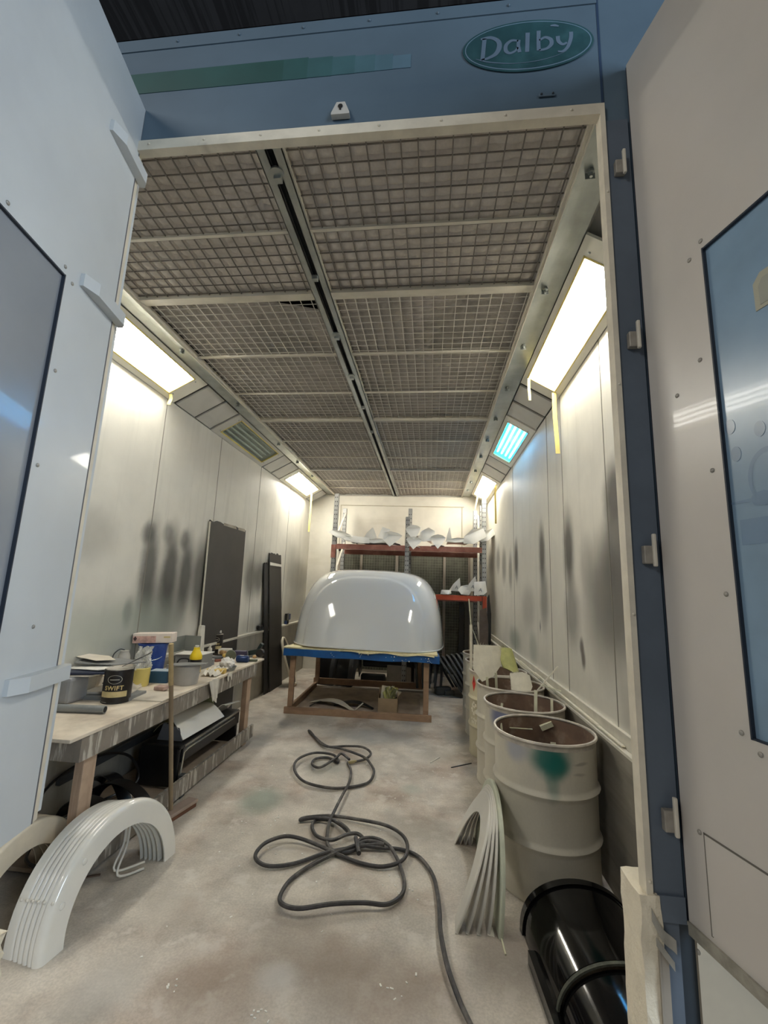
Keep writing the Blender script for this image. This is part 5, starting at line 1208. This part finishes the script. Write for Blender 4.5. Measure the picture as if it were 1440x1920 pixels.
MB().box(-1.58, .83, RY0+.03, RY1-.05, SZ-.02, SZ-.008).build('shelf_deck', paint('deck_brown', (132, 96, 84), .7, noise=.2), rk)
for x in (-1.60, .845):
    for a, c in ((.3, 1.0), (1.0, 1.7), (1.7, 2.35), (2.35, 2.9)):
        k_ = int(a*10) % 2
        MB().beam((x, RY0+.03, a), (x, RY1+.02, c) , .028, .012).build('brace', m_rail, rk)
# white papery mouldings on the shelf
m_wm = paint('moulding_white', (236, 234, 228), .5, noise=.04)
def wing(x, z, w, h, kind, y, tilt_, label, L=.4, grp='white mouldings on the top rack shelf', mk=None):
    """thin curved moulding lying front to back, its shaped end facing the viewer"""
    if kind == 'kite': pts_ = [(0, -h*.55), (w*.32, -h*.1), (w*.5, h*.28), (w*.3, h*.42), (0, h*.5), (-w*.3, h*.42), (-w*.5, h*.28), (-w*.32, -h*.1)]
    elif kind == 'tri': pts_ = [(-w*.5, -h*.45), (w*.5, -h*.3), (w*.1, h*.55), (-.0, h*.45), (-w*.3, h*.05)]
    elif kind == 'slab': pts_ = [(-w*.5, -h*.3), (-w*.1, -h*.5), (w*.5, -h*.2), (w*.45, h*.4), (0, h*.5), (-w*.4, h*.15)]
    else: pts_ = [(-w*.5, -h*.5), (w*.2, -h*.5), (w*.5, -h*.3), (w*.45, h*.5), (-w*.4, h*.5)]
    M = Matrix.Translation((x, y, z)) @ Matrix.Rotation(tilt_, 4, 'Y')
    bm = bmesh.new(); vs = [bm.verts.new((a, -.06*(1-(a/w)**2*3), c)) for a, c in pts_]; f = bm.faces.new(vs)
    bmesh.ops.triangulate(bm, faces=[f]); bmesh.ops.subdivide_edges(bm, edges=bm.edges[:], cuts=2, use_grid_fill=True)
    rr = bmesh.ops.extrude_face_region(bm, geom=bm.faces[:])
    for v in [g for g in rr['geom'] if isinstance(g, bmesh.types.BMVert)]: v.co.y += .006
    mb = MB().frombm(bm, M)
    # swept skin behind the end
    lo = sorted(pts_)[0]; hi = sorted(pts_)[-1]
    mb.grid(lambda u, v: M @ V(-w*.42+w*.84*u, .0+L*v, -h*.3+.10*h*math.cos(PI*(u-.5))-.0*v), 8, 4, True, .005)
    o = mb.build('white_moulding', m_wm); tag(o, label, 'moulding', grp)
    if mk:
        pass
    return o
def at_sh(px, py, y=RY0-.08): p = atY(px, py, y); return p.x, p.z
spec_ = [(695, 1003, .20, .20, 'tri', .1, 'upright triangular white moulding left of the centre post'), (732, 1010, .30, .20, 'kite', .05, 'wide kite shaped white moulding just left of the centre post'),
         (775, 998, .20, .20, 'kite', -.1, 'upper kite shaped white moulding right of the centre post'), (776, 1018, .20, .17, 'kite', .05, 'lower kite shaped white moulding right of the centre post'),
         (800, 1003, .20, .21, 'slab', .25, 'squarish white moulding right of the two kites'), (821, 1015, .20, .19, 'kite', 0, 'kite shaped white moulding second from the right of the centre cluster'),
         (842, 1002, .07, .18, 'tri', .0, 'thin upright white sliver right of the centre cluster'), (889, 1006, .30, .20, 'slab', -.25, 'big white moulding at the right end of the top shelf'),
         (914, 1004, .22, .13, 'slab', -.5, 'white moulding overhanging the right rack post'), (720, 1000, .12, .16, 'box', .3, 'small white moulding behind the wide kite'),
         (640, 1003, .36, .11, 'slab', .35, 'long white moulding sticking out past the left post'), (672, 1012, .3, .09, 'box', .1, 'low white moulding near the left post'),
         (705, 1014, .3, .07, 'slab', 0, 'flat white moulding below the triangular one'), (858, 1013, .3, .07, 'slab', 0, 'low flat white moulding before the big right one'), (655, 1010, .25, .08, 'slab', .3, 'second low white moulding by the left post')]
for i, (px, py, w, h, kd, tl, lb) in enumerate(spec_):
    x, z = at_sh(px, py); wing(x, z, w*1.3, h*1.2, kd, RY0-.03-.012*(i % 4), tl, lb)
for k, (px, py, w, h, kd, tl, lb) in enumerate(((856, 1098, .16, .22, 'tri', .25, 'leftmost marked white moulding on the orange beam'), (872, 1106, .17, .17, 'slab', .5, 'second marked white moulding on the orange beam'),
        (886, 1097, .17, .24, 'tri', .15, 'tallest marked white moulding on the orange beam'), (900, 1103, .18, .19, 'box', -.1, 'rightmost marked white moulding on the orange beam'), (836, 1110, .15, .06, 'box', 0, 'small low white moulding at the left on the orange beam'))):
    x, z = at_sh(px, py); yy = RY0-.035-.014*k
    o = wing(x, z, w*1.15, h*1.1, kd, yy, tl, lb, .25, 'white mouldings on the orange beam')
    if k in (0, 2, 3):
        t = text_mb('A', .075, Matrix.Translation((x+.0, yy-.072, z-.03)) @ RX @ Matrix.Rotation(-.1, 4, 'Z'), .0005)
        t.build('letter_mark', paint('pencil_mark', (96, 100, 108), .7), o, True)
# ------------------------------------------------------------------ exhaust filter frames on the back wall
m_fd = paint('filter_dark', (92, 92, 80), .9, noise=.35, nscale=5, fine=.25)
m_mesh = paint('mesh_wire', (150, 148, 134), .5, metal=.3)
xs = [-1.72, -1.36, -.93, -.42, -.27, .24, .62]
for i, (a, c) in enumerate(((-1.72, -1.33), (-1.29, -.66), (-.60, -.42), (-.38, .24), (.29, .70))):
    r = thing('exhaust_filter', 'dark mesh covered exhaust filter in the back wall, %s' % ['leftmost', 'second from left', 'narrow one behind the centre post', 'fourth from left', 'rightmost'][i], 'filter', ((a+c)/2, YB-.03, 0), group='exhaust filters in the back wall')
    MB().box(a, c, YB-.02, YB-.012, .05, 2.22).build('filter_pad', m_fd, r)
    w = MB(); x = a+.03
    while x < c: w.box(x-.0015, x+.0015, YB-.03, YB-.027, .05, 2.22); x += .05
    z = .1
    while z < 2.22: w.box(a, c, YB-.027, YB-.024, z-.0015, z+.0015); z += .05
    w.build('wire_mesh', m_mesh, r)
fr = MB()
for x in (-1.74, -1.31, -.63, -.40, .265, .72): fr.box(x-.022, x+.022, YB-.045, YB-.03, 0, 2.24)
fr.box(-1.76, .74, YB-.045, YB-.03, 2.2, 2.25)
struct('trim_20', fr, paint('filter_frame', (150, 140, 128), .5, noise=.1))
# brown torn board by the right rear corner + dark board
lb = 'tall dark boards leaning in the right rear corner'
for k, (x0, x1, zt, y, m_) in enumerate(((.74, .86, 1.30, 6.75, paint('board_umber', (104, 90, 80), .8, noise=.2)), (.88, .93, 1.5, 6.95, m_fb), (.52, .60, 1.5, 7.98, m_bd), (.62, .68, 1.4, 7.98, paint('board_grey2', (100, 96, 88), .8)))):
    tag(MB().prism([(x0, 0), (x1, 0), (x1+.02, zt*.8), (x1-.01, zt), (x0+.01, zt*.96)], Matrix.Translation((0, y, 0)) @ RX, .012).build('corner_board', m_), ['umber torn board standing behind the rear drum', 'thin black board beside the umber one', 'brown plank standing behind the rack', 'grey plank standing behind the rack, right of the brown one'][k], 'board')
WORLD, DAY, SHOP, EXPO = .10, 210, 78, 0.62
# ------------------------------------------------------------------ light
w = bpy.data.worlds.new('world'); sc.world = w; w.use_nodes = True
bg = w.node_tree.nodes['Background']; bg.inputs[0].default_value = (.85, .92, 1.0, 1); bg.inputs[1].default_value = WORLD
def area(name, loc, target, sx, sy, power, rgb):
    l = bpy.data.lights.new(name, 'AREA'); l.shape = 'RECTANGLE'; l.size = sx; l.size_y = sy; l.energy = power; l.color = rgb
    o = bpy.data.objects.new(name, l); col.objects.link(o); o.location = loc
    o.rotation_euler = (Vector(target)-Vector(loc)).to_track_quat('-Z', 'Y').to_euler(); return o
area('daylight_door', (4.6, -2.6, 3.2), (-1.1, 1.0, 2.4), 3.0, 3.0, DAY, (.74, .87, 1.0))
area('workshop_lamp', (-3.4, -3.0, 5.2), (.8, 1.2, 1.6), 1.6, 1.6, SHOP, (1.0, .95, .88))
sc.cycles.use_denoising = True
sc.cycles.max_bounces = 10; sc.cycles.diffuse_bounces = 5; sc.cycles.transparent_max_bounces = 12
sc.cycles.sample_clamp_indirect = 6; sc.cycles.caustics_reflective = False; sc.cycles.caustics_refractive = False
vs_ = sc.view_settings; vs_.view_transform = 'Standard'; vs_.look = 'None'; vs_.gamma = 1; vs_.exposure = EXPO; vs_.use_curve_mapping = False
